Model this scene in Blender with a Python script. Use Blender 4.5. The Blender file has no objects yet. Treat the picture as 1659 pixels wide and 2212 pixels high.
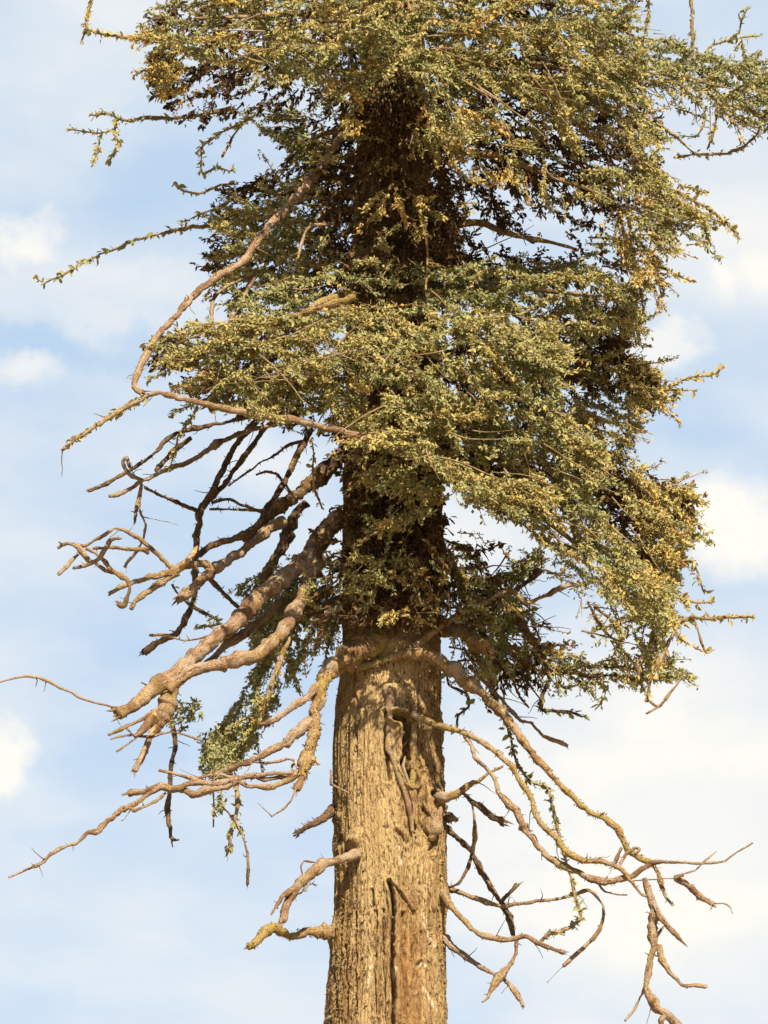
import bpy, math, random
import numpy as np
rng = np.random.default_rng(7)
random.seed(7)
C = bpy.context.scene.collection
R = math.radians

# ------------------------------------------------------------------ camera
W0, H0 = 1659.0, 2212.0                 # tracing grid of the photograph
PITCH, CAM = R(20.0), np.array((0.0, -11.0, 1.6))
HALF = math.tan(R(7.35))                # half the horizontal field of view
cam = bpy.data.cameras.new('camera')
cam.sensor_fit = 'HORIZONTAL'; cam.sensor_width = 36.0
cam.lens = 18.0 / HALF
cam.clip_end = 2000.0
camo = bpy.data.objects.new('camera', cam); C.objects.link(camo)
camo.location = CAM; camo.rotation_euler = (R(90) + PITCH, 0, 0)
S = bpy.context.scene
S.camera = camo
S.render.resolution_x, S.render.resolution_y = 768, 1024
vs = S.view_settings
vs.view_transform = 'Standard'; vs.look = 'None'; vs.exposure = 1.45; vs.gamma = 1.0; vs.use_curve_mapping = False
S.cycles.max_bounces = 8; S.cycles.diffuse_bounces = 3; S.cycles.transmission_bounces = 4

FWD = np.array((0, math.cos(PITCH), math.sin(PITCH)))
UPV = np.array((0, -math.sin(PITCH), math.cos(PITCH)))
def rays(u, v):
    a = (np.asarray(u, float) - W0 / 2) / (W0 / 2) * HALF
    b = -(np.asarray(v, float) - H0 / 2) / (W0 / 2) * HALF
    return np.stack([a, FWD[1] + b * UPV[1], FWD[2] + b * UPV[2]], -1)
def P(u, v, d):
    """traced point -> world point on the upright plane d metres behind the trunk axis"""
    r = rays(u, v)
    t = (np.asarray(d, float) - CAM[1]) / r[..., 1]
    return CAM + r * t[..., None]
PX = 2 * HALF * 11.7 / W0               # metres per traced pixel

# ------------------------------------------------------------------ sky, sun
SUN_EL, SUN_AZ = R(41.0), R(163.0)      # azimuth clockwise from +Y
world = bpy.data.worlds.new('World'); S.world = world; world.use_nodes = True
nt = world.node_tree; nt.nodes.clear()
def N(t, **k):
    n = nt.nodes.new(t)
    for a, b in k.items(): setattr(n, a, b)
    return n
L = nt.links.new
sky = N('ShaderNodeTexSky', sky_type='NISHITA'); sky.sun_disc = False
sky.sun_elevation = SUN_EL; sky.sun_rotation = SUN_AZ
sky.air_density = 1.0; sky.dust_density = 0.6; sky.ozone_density = 0.6
bg = N('ShaderNodeBackground'); bg.inputs[1].default_value = 0.052
cl = N('ShaderNodeBackground'); cl.inputs[0].default_value = (1.0, 0.968, 0.895, 1); cl.inputs[1].default_value = 0.378
mixs = N('ShaderNodeMixShader'); out = N('ShaderNodeOutputWorld')
veil = N('ShaderNodeBackground'); veil.inputs[0].default_value = (0.605, 0.780, 0.985, 1); veil.inputs[1].default_value = 0.375    # pale blue veil, added to brighten only the viewed sky
mixv = N('ShaderNodeMixShader')
L(sky.outputs[0], bg.inputs[0]); L(bg.outputs[0], mixv.inputs[1]); L(veil.outputs[0], mixv.inputs[2]); L(mixv.outputs[0], mixs.inputs[1]); L(cl.outputs[0], mixs.inputs[2]); L(mixs.outputs[0], out.inputs[0])
tc = N('ShaderNodeTexCoord')
def math_(op, a, b=None, clamp=False):
    n = N('ShaderNodeMath', operation=op); n.use_clamp = clamp
    for i, x in enumerate((a, b)):
        if x is None: continue
        if isinstance(x, (int, float)): n.inputs[i].default_value = x
        else: L(x, n.inputs[i])
    return n.outputs[0]
def vmath(op, a, b=None):
    n = N('ShaderNodeVectorMath', operation=op)
    for i, x in enumerate((a, b)):
        if x is None: continue
        if isinstance(x, tuple): n.inputs[i].default_value = x
        else: L(x, n.inputs[i])
    return n
def noise(vec, scale, detail, rough=0.55):
    n = N('ShaderNodeTexNoise'); n.inputs['Scale'].default_value = scale
    n.inputs['Detail'].default_value = detail; n.inputs['Roughness'].default_value = rough
    L(vec, n.inputs['Vector']); return n
dirv = vmath('NORMALIZE', tc.outputs['Generated']).outputs[0]
wob = noise(dirv, 42.0, 5.0, 0.6)
wv = vmath('SCALE', vmath('SUBTRACT', wob.outputs['Color'], (0.5, 0.5, 0.5)).outputs[0]); wv.inputs['Scale'].default_value = 0.028
dw = vmath('ADD', dirv, wv.outputs[0]).outputs[0]
lift = vmath('ADD', dirv, (0.0, 0.0, 0.22)).outputs[0]; L(vmath('NORMALIZE', lift).outputs[0], sky.inputs[0])
base = noise(vmath('MULTIPLY', dirv, (1.0, 1.0, 2.4)).outputs[0], 13.0, 4.0, 0.5)
mr = N('ShaderNodeMapRange'); mr.interpolation_type = 'SMOOTHSTEP'
L(base.outputs['Fac'], mr.inputs[0]); mr.inputs[1].default_value = 0.30; mr.inputs[2].default_value = 0.72
mr.inputs[3].default_value = 0.12; mr.inputs[4].default_value = 0.50
acc = mr.outputs[0]
# clouds: direction of the centre, angular half sizes, amount (negative = clear blue), softness
CLOUDS = [(40, 520, 75, 58, .62, .65), (40, 815, 80, 38, .5, .75), (1440, 745, 90, 45, .55, .7), (1600, 1140, 140, 100, .75, .6),
          (1555, 592, 44, 44, .32, .95), (1655, 585, 50, 52, .34, .9), (15, 1640, 50, 75, .55, .6), (600, 1010, 120, 90, .4, .8),
          (150, 640, 420, 80, .30, .7), (110, 130, 260, 170, .24, .9), (1480, 1850, 560, 480, .72, .85), (1580, 420, 220, 300, .38, .9),
          (300, 400, 260, 120, -.17, .9), (260, 760, 330, 45, -.20, .7), (330, 930, 250, 70, -.12, .9), (380, 1450, 320, 230, -.15, .9), (1540, 920, 180, 90, -.12, .9),
          (1200, 1540, 160, 80, -.12, .9), (150, 1990, 460, 200, .20, .9), (560, 1600, 130, 60, .2, .9), (1010, 1210, 200, 120, .25, .9)]
for (u, v, a, b, amt, soft) in CLOUDS:
    d = rays(u, v); d /= np.linalg.norm(d)
    s = HALF / (W0 / 2) * 0.985
    df = vmath('SUBTRACT', dw, tuple(d))
    sc = vmath('MULTIPLY', df.outputs[0], (1 / (a * s), 1 / (a * s), 1 / (b * s)))
    ln = vmath('LENGTH', sc.outputs[0])
    m = N('ShaderNodeMapRange'); m.interpolation_type = 'SMOOTHSTEP'
    L(ln.outputs['Value'], m.inputs[0]); m.inputs[1].default_value = 1 + soft * .6; m.inputs[2].default_value = 1 - soft
    m.inputs[3].default_value = 0; m.inputs[4].default_value = amt
    acc = math_('ADD', acc, m.outputs[0])
front = N('ShaderNodeMapRange'); front.interpolation_type = 'SMOOTHSTEP'      # bright sky kept to the view side, shaped to cut fill light elsewhere
sx = N('ShaderNodeSeparateXYZ'); L(dirv, sx.inputs[0]); L(sx.outputs[1], front.inputs[0])
front.inputs[1].default_value = 0.5; front.inputs[2].default_value = 0.82
L(math_('MULTIPLY', front.outputs[0], 0.78), mixv.inputs[0])
L(math_('MULTIPLY', acc, front.outputs[0], True), mixs.inputs[0])

GROUND_Z = 0.0
sun = bpy.data.lights.new('sun', 'SUN'); sun.energy = 5.0; sun.angle = R(0.5); sun.color = (1.0, 0.87, 0.65)
so = bpy.data.objects.new('sun', sun); C.objects.link(so)
so.rotation_euler = (R(90) - SUN_EL, 0, math.pi - SUN_AZ)
so.location = (3, -8, 12)

# ------------------------------------------------------------------ materials
def material(name):
    m = bpy.data.materials.new(name); m.use_nodes = True
    return m, m.node_tree, m.node_tree.nodes['Principled BSDF']
def nz(t, vec, scale, detail=4, rough=.6, dist=0):
    n = t.nodes.new('ShaderNodeTexNoise'); n.inputs['Scale'].default_value = scale
    n.inputs['Detail'].default_value = detail; n.inputs['Roughness'].default_value = rough; n.inputs['Distortion'].default_value = dist
    t.links.new(vec, n.inputs['Vector']); return n.outputs['Fac']
def ramp(t, fac, stops):
    r = t.nodes.new('ShaderNodeValToRGB'); e = r.color_ramp.elements
    while len(e) < len(stops): e.new(0.5)
    for k, (p, c) in zip(e, stops): k.position = p; k.color = (*c, 1)
    t.links.new(fac, r.inputs[0]); return r.outputs[0]
def mixc(t, fac, a, b):
    m = t.nodes.new('ShaderNodeMix'); m.data_type = 'RGBA'
    for i, x in ((0, fac), (6, a), (7, b)):
        if isinstance(x, float): m.inputs[i].default_value = x
        elif isinstance(x, tuple): m.inputs[i].default_value = (*x, 1)
        else: t.links.new(x, m.inputs[i])
    return m.outputs[2]
def mapr(t, x, a, b, c=0., d=1.):
    m = t.nodes.new('ShaderNodeMapRange'); t.links.new(x, m.inputs[0])
    for i, k in enumerate((a, b, c, d)): m.inputs[i + 1].default_value = k
    return m.outputs[0]
def scaled(t, s, tilt=0):
    c = t.nodes.new('ShaderNodeTexCoord'); m = t.nodes.new('ShaderNodeMapping')
    m.inputs['Scale'].default_value = s
    t.links.new(c.outputs['Object'], m.inputs[0]); return m.outputs[0]
def bump(t, b, h, strength, dist):
    n = t.nodes.new('ShaderNodeBump'); n.inputs['Strength'].default_value = strength; n.inputs['Distance'].default_value = dist
    t.links.new(h, n.inputs['Height']); t.links.new(n.outputs[0], b.inputs['Normal'])
def addf(t, a, b, k=1.0):
    m = t.nodes.new('ShaderNodeMath'); m.operation = 'MULTIPLY_ADD'
    t.links.new(b, m.inputs[0]); m.inputs[1].default_value = k; t.links.new(a, m.inputs[2]); return m.outputs[0]

def trunk_material():
    m, t, b = material('weathered_trunk_bark')
    fib = scaled(t, (1, 1, .10)); obj = scaled(t, (1, 1, 1)); flk = scaled(t, (1, 1, .4))
    f1 = nz(t, fib, 45, 6, .68, .3); f2 = nz(t, fib, 130, 4, .7); bl = nz(t, scaled(t, (1, 1, .45)), 7, 4, .6, .5)
    fine = nz(t, obj, 160, 3, .7); fk = nz(t, flk, 60, 5, .7, .6)
    col = ramp(t, f1, [(.33, (.080, .040, .018)), (.43, (.215, .128, .055)), (.53, (.330, .222, .102)), (.70, (.44, .320, .165))])
    att = t.nodes.new('ShaderNodeAttribute'); att.attribute_name = 'smooth'
    dust = ramp(t, fine, [(.3, (.320, .222, .105)), (.7, (.49, .360, .185))])
    sm = mapr(t, addf(t, att.outputs['Fac'], bl, .9), .45, .85, 0, .92)
    col = mixc(t, sm, col, dust)
    spk = nz(t, flk, 95, 4, .75, .8)
    col = mixc(t, mapr(t, spk, .48, .40, 0, .9), col, (.055, .026, .011))
    col = mixc(t, mapr(t, spk, .56, .63, 0, .65), col, (.36, .265, .14))
    att2 = t.nodes.new('ShaderNodeAttribute'); att2.attribute_name = 'rust_shade'
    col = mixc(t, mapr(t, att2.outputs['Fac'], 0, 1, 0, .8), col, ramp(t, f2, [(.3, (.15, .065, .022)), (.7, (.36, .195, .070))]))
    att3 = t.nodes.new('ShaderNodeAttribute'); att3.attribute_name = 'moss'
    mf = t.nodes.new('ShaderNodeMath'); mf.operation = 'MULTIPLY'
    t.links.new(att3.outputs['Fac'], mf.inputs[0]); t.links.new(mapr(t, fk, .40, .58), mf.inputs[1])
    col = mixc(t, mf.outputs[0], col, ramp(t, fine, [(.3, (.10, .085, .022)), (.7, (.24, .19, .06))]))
    att4 = t.nodes.new('ShaderNodeAttribute'); att4.attribute_name = 'pale'
    mp = t.nodes.new('ShaderNodeMath'); mp.operation = 'MULTIPLY'
    t.links.new(att4.outputs['Fac'], mp.inputs[0]); t.links.new(mapr(t, fk, .40, .52), mp.inputs[1])
    col = mixc(t, mp.outputs[0], col, (.50, .42, .29))
    t.links.new(col, b.inputs['Base Color']); b.inputs['Roughness'].default_value = .9
    b.inputs['Specular IOR Level'].default_value = .2
    bump(t, b, addf(t, addf(t, f1, f2, .5), addf(t, fk, spk, 1.0), .8), 1.0, .018)
    return m
def bark_material(name, stops, moss):
    m, t, b = material(name)
    o = scaled(t, (1, 1, 1)); ga = t.nodes.new('ShaderNodeAttribute'); ga.attribute_name = 'grain'
    n1 = nz(t, ga.outputs['Vector'], 120, 6, .72, .5); n2 = nz(t, o, 170, 3, .7); n3 = nz(t, o, 6, 3, .5); n4 = nz(t, o, 11, 3, .6, .6)
    col = ramp(t, n1, stops)
    col = mixc(t, mapr(t, n2, .56, .66, 0, .75), col, (.50, .38, .22))
    col = mixc(t, mapr(t, n2, .45, .36, 0, .8), col, (.06, .028, .012))
    col = mixc(t, mapr(t, n4, .50, .62, 0, .8), col, mixc(t, n1, (.20, .15, .11), (.36, .29, .22)) if moss != .15 else (.03, .02, .015))
    col = mixc(t, mapr(t, n4, .46, .36, 0, .8), col, mixc(t, n1, (.05, .025, .013), (.19, .095, .045)))
    if moss: col = mixc(t, mapr(t, n3, .50, .60, 0, moss), col, ramp(t, n2, [(.35, (.13, .095, .025)), (.65, (.33, .235, .07))]))
    t.links.new(col, b.inputs['Base Color']); b.inputs['Roughness'].default_value = .85
    b.inputs['Specular IOR Level'].default_value = .25
    bump(t, b, addf(t, n1, n2, .7), 1.0, .010)
    return m
def leaf_material(name, stops):
    m, t, b = material(name)
    a = t.nodes.new('ShaderNodeAttribute'); a.attribute_name = 'tint'
    col = ramp(t, a.outputs['Fac'], stops)
    n = nz(t, scaled(t, (1, 1, 1)), 220, 2)
    col = mixc(t, mapr(t, n, .5, .7, 0, .35), col, (.20, .125, .045))
    t.links.new(col, b.inputs['Base Color']); b.inputs['Roughness'].default_value = .75
    b.inputs['Specular IOR Level'].default_value = .10
    tr = t.nodes.new('ShaderNodeBsdfTranslucent'); t.links.new(col, tr.inputs[0])
    mx = t.nodes.new('ShaderNodeMixShader'); mx.inputs[0].default_value = .25
    t.links.new(b.outputs[0], mx.inputs[1]); t.links.new(tr.outputs[0], mx.inputs[2])
    t.links.new(mx.outputs[0], t.nodes['Material Output'].inputs[0])
    return m
M_TRUNK = trunk_material()
M_TAN = bark_material('peeled_tan_bark', [(.34, (.060, .030, .018)), (.45, (.175, .105, .062)), (.58, (.285, .190, .124)), (.76, (.43, .325, .225))], .35)
M_MOSS = bark_material('mossy_ochre_bark', [(.30, (.10, .055, .02)), (.48, (.22, .135, .052)), (.70, (.34, .23, .095))], .8)
M_DARK = bark_material('dark_shaded_bark', [(.30, (.045, .024, .014)), (.50, (.095, .055, .032)), (.75, (.17, .11, .07))], .15)  # darker bark copy, crown shade on boughs and inner twigs put into colour
M_WOOD = bark_material('splintered_pale_wood', [(.3, (.36, .20, .08)), (.6, (.50, .33, .15))], 0)
M_TWIG = bark_material('dry_twig_bark', [(.30, (.12, .065, .026)), (.55, (.23, .15, .062)), (.8, (.33, .23, .11))], 0)
M_LEAF = leaf_material('olive_leaf', [(0, (.178, .200, .090)), (.4, (.270, .262, .108)), (.7, (.365, .285, .100)), (1, (.43, .265, .078))])

M_DRY = leaf_material('dead_brown_shade_leaf', [(0, (.034, .019, .010)), (.5, (.066, .038, .017)), (1, (.14, .086, .035))])  # dead leaves, darkened further so the hollows' shade sits in the colour

# ------------------------------------------------------------------ helpers
def vnoise(x, y, z, seed=0):
    """smooth value noise on arrays, -1..1"""
    x, y, z = np.broadcast_arrays(np.asarray(x, float), np.asarray(y, float), np.asarray(z, float))
    xi, yi, zi = np.floor(x).astype(np.int64), np.floor(y).astype(np.int64), np.floor(z).astype(np.int64)
    f = lambda t: t * t * t * (t * (6 * t - 15) + 10)
    fx, fy, fz = f(x - xi), f(y - yi), f(z - zi)
    def h(a, b, c):
        n = (a * 374761393 + b * 668265263 + c * 2147483647 + seed * 144665) & 0xffffffff
        n = ((n ^ (n >> 13)) * 1274126177) & 0xffffffff
        n = ((n ^ (n >> 16)) * 2246822519) & 0xffffffff
        return ((n ^ (n >> 15)) & 0xffff) / 32767.5 - 1
    r = 0
    for i in (0, 1):
        for j in (0, 1):
            for k in (0, 1):
                r = r + h(xi + i, yi + j, zi + k) * (fx if i else 1 - fx) * (fy if j else 1 - fy) * (fz if k else 1 - fz)
    return r
def fbm(x, y, z, o=4, seed=0):
    s, a = 0, 1
    for i in range(o):
        s = s + a * vnoise(x * 2 ** i, y * 2 ** i, z * 2 ** i, seed + i); a *= .5
    return s / 1.9
class Geo:
    """collects vertices and faces (any size) plus a material index and a tint per vertex"""
    def __init__(s): s.v, s.f, s.mi, s.t, s.g, s.n = [], [], [], [], [], 0
    def add(s, v, faces, mat=0, tint=.5, grain=None):
        v = np.asarray(v, float); s.v.append(v)
        s.t.append(np.broadcast_to(np.asarray(tint, float), (len(v),)))
        s.g.append(v * (1, 1, 1) if grain is None else grain)
        for f in faces: s.f.append(np.asarray(f) + s.n); s.mi.append(np.full(len(f), mat, np.int32))
        s.n += len(v)
def link(name, geo, mats, parent=None, smooth=True, attrs=None, base=None):
    v = np.concatenate(geo.v)
    if base is None: base = np.zeros(3)
    me = bpy.data.meshes.new(name)
    me.vertices.add(len(v)); me.vertices.foreach_set('co', (v - base).astype(np.float32).ravel())
    loops = np.concatenate([f.ravel() for f in geo.f]).astype(np.int32)
    tot = np.concatenate([np.full(len(f), f.shape[1], np.int32) for f in geo.f])
    me.loops.add(len(loops)); me.loops.foreach_set('vertex_index', loops)
    me.polygons.add(len(tot)); me.polygons.foreach_set('loop_start', np.concatenate([[0], np.cumsum(tot)[:-1]]).astype(np.int32))
    me.polygons.foreach_set('material_index', np.concatenate(geo.mi))
    me.polygons.foreach_set('use_smooth', np.full(len(tot), smooth, bool))
    for m in mats: me.materials.append(m)
    a = me.attributes.new('tint', 'FLOAT', 'POINT'); a.data.foreach_set('value', np.concatenate(geo.t).astype(np.float32))
    a = me.attributes.new('grain', 'FLOAT_VECTOR', 'POINT'); a.data.foreach_set('vector', np.concatenate(geo.g).astype(np.float32).ravel())
    for k, x in (attrs or {}).items():
        a = me.attributes.new(k, 'FLOAT', 'POINT'); a.data.foreach_set('value', np.asarray(x, np.float32))
    me.update(calc_edges=True)
    o = bpy.data.objects.new(name, me); C.objects.link(o)
    if parent is not None: o.parent = parent
    return o
TEN = .62                               # how roundly a traced line bends
def catmull(p, per):
    p = np.asarray(p, float)
    if len(p) < 3:
        n = max(2, int(per)); t = np.linspace(0, 1, n)[:, None]; return p[0] * (1 - t) + p[-1] * t
    q = np.vstack([2 * p[0] - p[1], p, 2 * p[-1] - p[-2]])
    o = []
    for i in range(1, len(q) - 2):
        L_ = np.linalg.norm((q[i + 1] - q[i])[:2]); n = max(2, int(L_ / per))
        t = np.linspace(0, 1, n, endpoint=False)[:, None]
        a, b, c, d = q[i - 1], q[i], q[i + 1], q[i + 2]
        o.append(.5 * (2 * b + TEN * (c - a) * t + (2 * TEN * a - (6 - TEN) * b + (6 - 2 * TEN) * c - TEN * d) * t ** 2 + ((4 - TEN) * b - TEN * a - (4 - TEN) * c + TEN * d) * t ** 3))
    o.append(q[-2][None]); return np.vstack(o)
def frames(p):
    t = np.gradient(p, axis=0); t /= np.linalg.norm(t, axis=1)[:, None] + 1e-9
    n = np.zeros_like(p); b0 = np.cross(t[0], (0.3, .9, .2)); n[0] = b0 / np.linalg.norm(b0)
    for i in range(1, len(p)):
        k = n[i - 1] - t[i] * np.dot(n[i - 1], t[i]); n[i] = k / (np.linalg.norm(k) + 1e-9)
    return t, n, np.cross(t, n)
def tube(geo, p, r, sides=8, rough=0., mat=0, seed=0, flare=False, tint=.5):
    p = np.asarray(p, float); r = np.broadcast_to(np.asarray(r, float), (len(p),)).copy()
    t, n, b = frames(p); k = np.arange(sides) / sides * 2 * math.pi
    ring = n[:, None] * np.cos(k)[None, :, None] + b[:, None] * np.sin(k)[None, :, None]
    rr = np.repeat(r[:, None], sides, 1)
    if rough:
        q = p[:, None] + ring * r[:, None, None] * 1.0
        rr = rr * (1 + rough * fbm(q[..., 0] * 64, q[..., 1] * 64, q[..., 2] * 64, 3, seed) + rough * .8 * vnoise(q[..., 0] * 17, q[..., 1] * 17, q[..., 2] * 17, seed + 9))
        pj = fbm(np.arange(len(p)) * .23, seed * 3.1, 0, 2, seed)[:, None, None] * .25 * r[:, None, None] * n[:, None]
    else: pj = 0
    v = (p[:, None] + pj + ring * rr[..., None]).reshape(-1, 3)
    m = len(p); i = np.arange(m - 1)[:, None] * sides; j = np.arange(sides)[None]; j2 = (j + 1) % sides
    f = np.stack([i + j, i + j2, i + sides + j2, i + sides + j], -1).reshape(-1, 4)
    sl = np.concatenate([[0], np.cumsum(np.linalg.norm(np.diff(p, axis=0), axis=1))])
    gr = np.stack([np.cos(k)[None] * r[:, None] + seed * .37, np.sin(k)[None] * r[:, None] + seed * .11, np.repeat(sl[:, None] * .16, sides, 1)], -1).reshape(-1, 3)
    geo.add(np.vstack([v, p[0][None], p[-1][None] + t[-1] * r[-1] * .2]), [f], mat, tint, np.vstack([gr, gr[0], gr[-1]]))
    c0, c1 = m * sides, m * sides + 1
    jj = np.arange(sides); j2 = (jj + 1) % sides; e = (m - 1) * sides
    base = geo.n - (m * sides + 2)
    geo.f.append(np.stack([np.full(sides, c0), j2, jj], -1) + base); geo.mi.append(np.full(sides, mat, np.int32))
    geo.f.append(np.stack([np.full(sides, c1), e + jj, e + j2], -1) + base); geo.mi.append(np.full(sides, mat, np.int32))
LEAF_V = np.array([(0, 0, 0), (.30, -.36, .10), (.33, 0, -.02), (.30, .36, .10), (.68, -.33, .04), (.72, 0, -.10), (.68, .33, .04), (1, 0, -.22)])
LEAF_T = np.array([(0, 1, 2), (0, 2, 3), (4, 7, 5), (5, 7, 6)]); LEAF_Q = np.array([(1, 4, 5, 2), (2, 5, 6, 3)])
def leaves(geo, pos, axis, normal, size, width, tint, mat=1):
    n = len(pos)
    if not n: return
    axis = axis / (np.linalg.norm(axis, axis=1)[:, None] + 1e-9)
    s = np.cross(normal, axis); s /= np.linalg.norm(s, axis=1)[:, None] + 1e-9
    u = np.cross(axis, s)
    curl = rng.uniform(-.8, 1.9, (n, 1)); fold = rng.uniform(-.4, 1.8, (n, 1)); skew = rng.normal(0, .16, (n, 1))
    x = LEAF_V[None, :, 0]; y = LEAF_V[None, :, 1] * width[:, None] * rng.uniform(.8, 1.2, (n, 8)) + skew * x * x
    z = LEAF_V[None, :, 2] * np.where(np.abs(LEAF_V[None, :, 1]) > .1, fold, curl)
    v = pos[:, None] + size[:, None, None] * (axis[:, None] * x[..., None] + s[:, None] * y[..., None] + u[:, None] * z[..., None])
    o = (np.arange(n) * 8)[:, None, None]
    geo.add(v.reshape(-1, 3), [(LEAF_T[None] + o).reshape(-1, 3), (LEAF_Q[None] + o).reshape(-1, 4)], mat, np.repeat(tint, 8))
def leaf_batch(geo, pos, tdir, size_px, tint_mu, tint_sd, up=.5):
    n = len(pos)
    if n == 0: return
    ax = tdir * rng.uniform(.3, 1.1, (n, 1)) + rng.normal(0, .55, (n, 3))
    nr = rng.normal(0, .62, (n, 3)) + np.array((.25, -.65, up + .15))
    sz = size_px * PX * np.clip(rng.lognormal(0, .34, n), .45, 1.75)
    leaves(geo, pos, ax, nr, sz, rng.uniform(.32, .82, n), np.clip(rng.normal(tint_mu, tint_sd, n), 0, 1))

# ------------------------------------------------------------------ ground the tree stands on
gm, gt, gb = material('dry_earth')
go = scaled(gt, (1, 1, 1))
gt.links.new(ramp(gt, addf(gt, nz(gt, go, .6, 5), nz(gt, go, 9, 5), .4), [(.45, (.20, .145, .075)), (.65, (.30, .225, .12)), (.85, (.38, .30, .17))]), gb.inputs['Base Color'])
gb.inputs['Roughness'].default_value = 1.0
bump(gt, gb, nz(gt, go, 9, 6), .6, .05)
gg = Geo(); n_ = 81; xs = np.sign(np.linspace(-1, 1, n_)) * np.abs(np.linspace(-1, 1, n_)) ** 3 * 600
X_, Y_ = np.meshgrid(xs, xs); Z_ = .25 * fbm(X_ * .05, Y_ * .05, 0., 3, 5) * np.clip((np.hypot(X_, Y_) - 3) / 12, 0, 1)
i_ = np.arange(n_ - 1)[:, None] * n_ + np.arange(n_ - 1)[None]
gg.add(np.stack([X_, Y_, Z_], -1).reshape(-1, 3), [np.stack([i_, i_ + 1, i_ + n_ + 1, i_ + n_], -1).reshape(-1, 4)])
link('ground', gg, [gm])['kind'] = 'structure'

# ------------------------------------------------------------------ the tree: trunk
root = bpy.data.objects.new('tree', None); C.objects.link(root)
root['label'] = 'tall old tree with dry olive foliage, bare drooping lower branches and a thick ochre trunk'
root['category'] = 'tree'
EDGE = np.array([(-420, 800, 890), (-200, 795, 900), (0, 790, 908), (250, 780, 918), (450, 770, 928), (700, 755, 938), (1000, 746, 948), (1200, 742, 952), (1340, 745, 948), (1450, 737, 947), (1530, 729, 949), (1600, 723, 952), (1700, 722, 957),
                 (1800, 725, 961), (1900, 727, 962), (2000, 724, 961), (2060, 716, 961), (2100, 712, 962), (2212, 703, 963), (2500, 690, 970), (2790, 672, 985), (3400, 640, 1010), (4000, 600, 1045), (4600, 520, 1120)], float)
def edges(v): return np.interp(v, EDGE[:, 0], EDGE[:, 1]), np.interp(v, EDGE[:, 0], EDGE[:, 2])
def cr(c, r, pts): return [(c * 553 + x / 3.0, r * 553 + y / 3.0) for x, y in pts]
def trunk_axis(v):
    l, r = edges(v); a, b = P(l, v, 0 * v), P(r, v, 0 * v)
    return (a + b) / 2, (b[:, 0] - a[:, 0]) / 2 * .985
def on_trunk(pts, lift=0.):
    pts = np.asarray(pts, float); c, r = trunk_axis(pts[:, 1]); l, rr = edges(pts[:, 1])
    s = np.clip((pts[:, 0] - (l + rr) / 2) / ((rr - l) / 2), -.98, .98); th = np.arcsin(s)
    return c + np.stack([np.sin(th) * (r + lift), -np.cos(th) * (r + lift), 0 * th], -1)
SLOTS = [  # carved crevices: traced line, half width in traced px, depth in metres
    (cr(1, 2, [(905, 1425), (950, 1435), (972, 1490), (968, 1560), (960, 1659)]) + cr(1, 3, [(960, 100), (990, 180)]), 7, .13),
    (cr(1, 2, [(838, 1400), (840, 1560)]) + cr(1, 3, [(848, 60), (850, 170)]), 5, .03),
    (cr(1, 3, [(868, 820), (888, 950), (878, 1100), (885, 1300), (890, 1500), (888, 1659), (885, 1800)]), 3.6, .055),
    (cr(1, 3, [(890, 840), (960, 930), (1015, 1010), (1015, 1180), (1000, 1300)]), 2.6, .016),
    (cr(1, 3, [(905, 500), (970, 565)]), 4.5, .014), (cr(1, 3, [(1035, 330), (1050, 420), (1090, 490), (1140, 520), (1120, 600)]), 4, .02),
    (cr(1, 3, [(1130, 230), (1190, 225)]), 6, .03), (cr(1, 2, [(1010, 1345), (1100, 1380), (1190, 1400)]), 5, .02),
    (cr(1, 3, [(560, 870), (555, 1050)]), 4, .02), (cr(1, 3, [(640, 1000), (650, 1300), (645, 1659)]), 3, .012),
    (cr(1, 3, [(760, 870), (770, 1100), (765, 1400), (770, 1659)]), 3.5, .014), (cr(1, 3, [(945, 1020), (950, 1300), (960, 1659)]), 4, .018),
    (cr(1, 3, [(540, 380), (560, 520)]), 6, .02), (cr(1, 2, [(640, 1060), (660, 1400), (650, 1659)]), 4, .012), (cr(1, 3, [(820, 1000), (835, 1659)]), 3, .012),
    (cr(1, 3, [(580, 1200), (590, 1659)]), 3, .014), (cr(1, 3, [(510, 1340), (520, 1659)]), 4, .016), (cr(1, 3, [(1060, 1330), (1040, 1420), (1010, 1500)]), 5, .02)]
BUMPS = [(785, 2020, 18, 22, -.0), (cr(1, 3, [(660, 530)])[0] + (13, 13, .03)), (cr(1, 3, [(1150, 390)])[0] + (18, 34, .02)), (cr(1, 3, [(490, 1080)])[0] + (20, 26, .025)),
         (cr(1, 2, [(865, 1245)])[0] + (14, 12, .022)), (cr(1, 2, [(900, 960)])[0] + (70, 22, .03)), (cr(1, 3, [(1200, 850)])[0] + (14, 30, .02)), (970, 1225, 24, 60, .05)]
def seg_dist(u, v, line):
    best = np.full(u.shape, 1e9)
    for (a, b), (c, d) in zip(line[:-1], line[1:]):
        vx, vy = c - a, d - b; t = np.clip(((u - a) * vx + (v - b) * vy) / (vx * vx + vy * vy + 1e-9), 0, 1)
        best = np.minimum(best, np.hypot(u - a - t * vx, (v - b - t * vy)))
    return best
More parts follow.
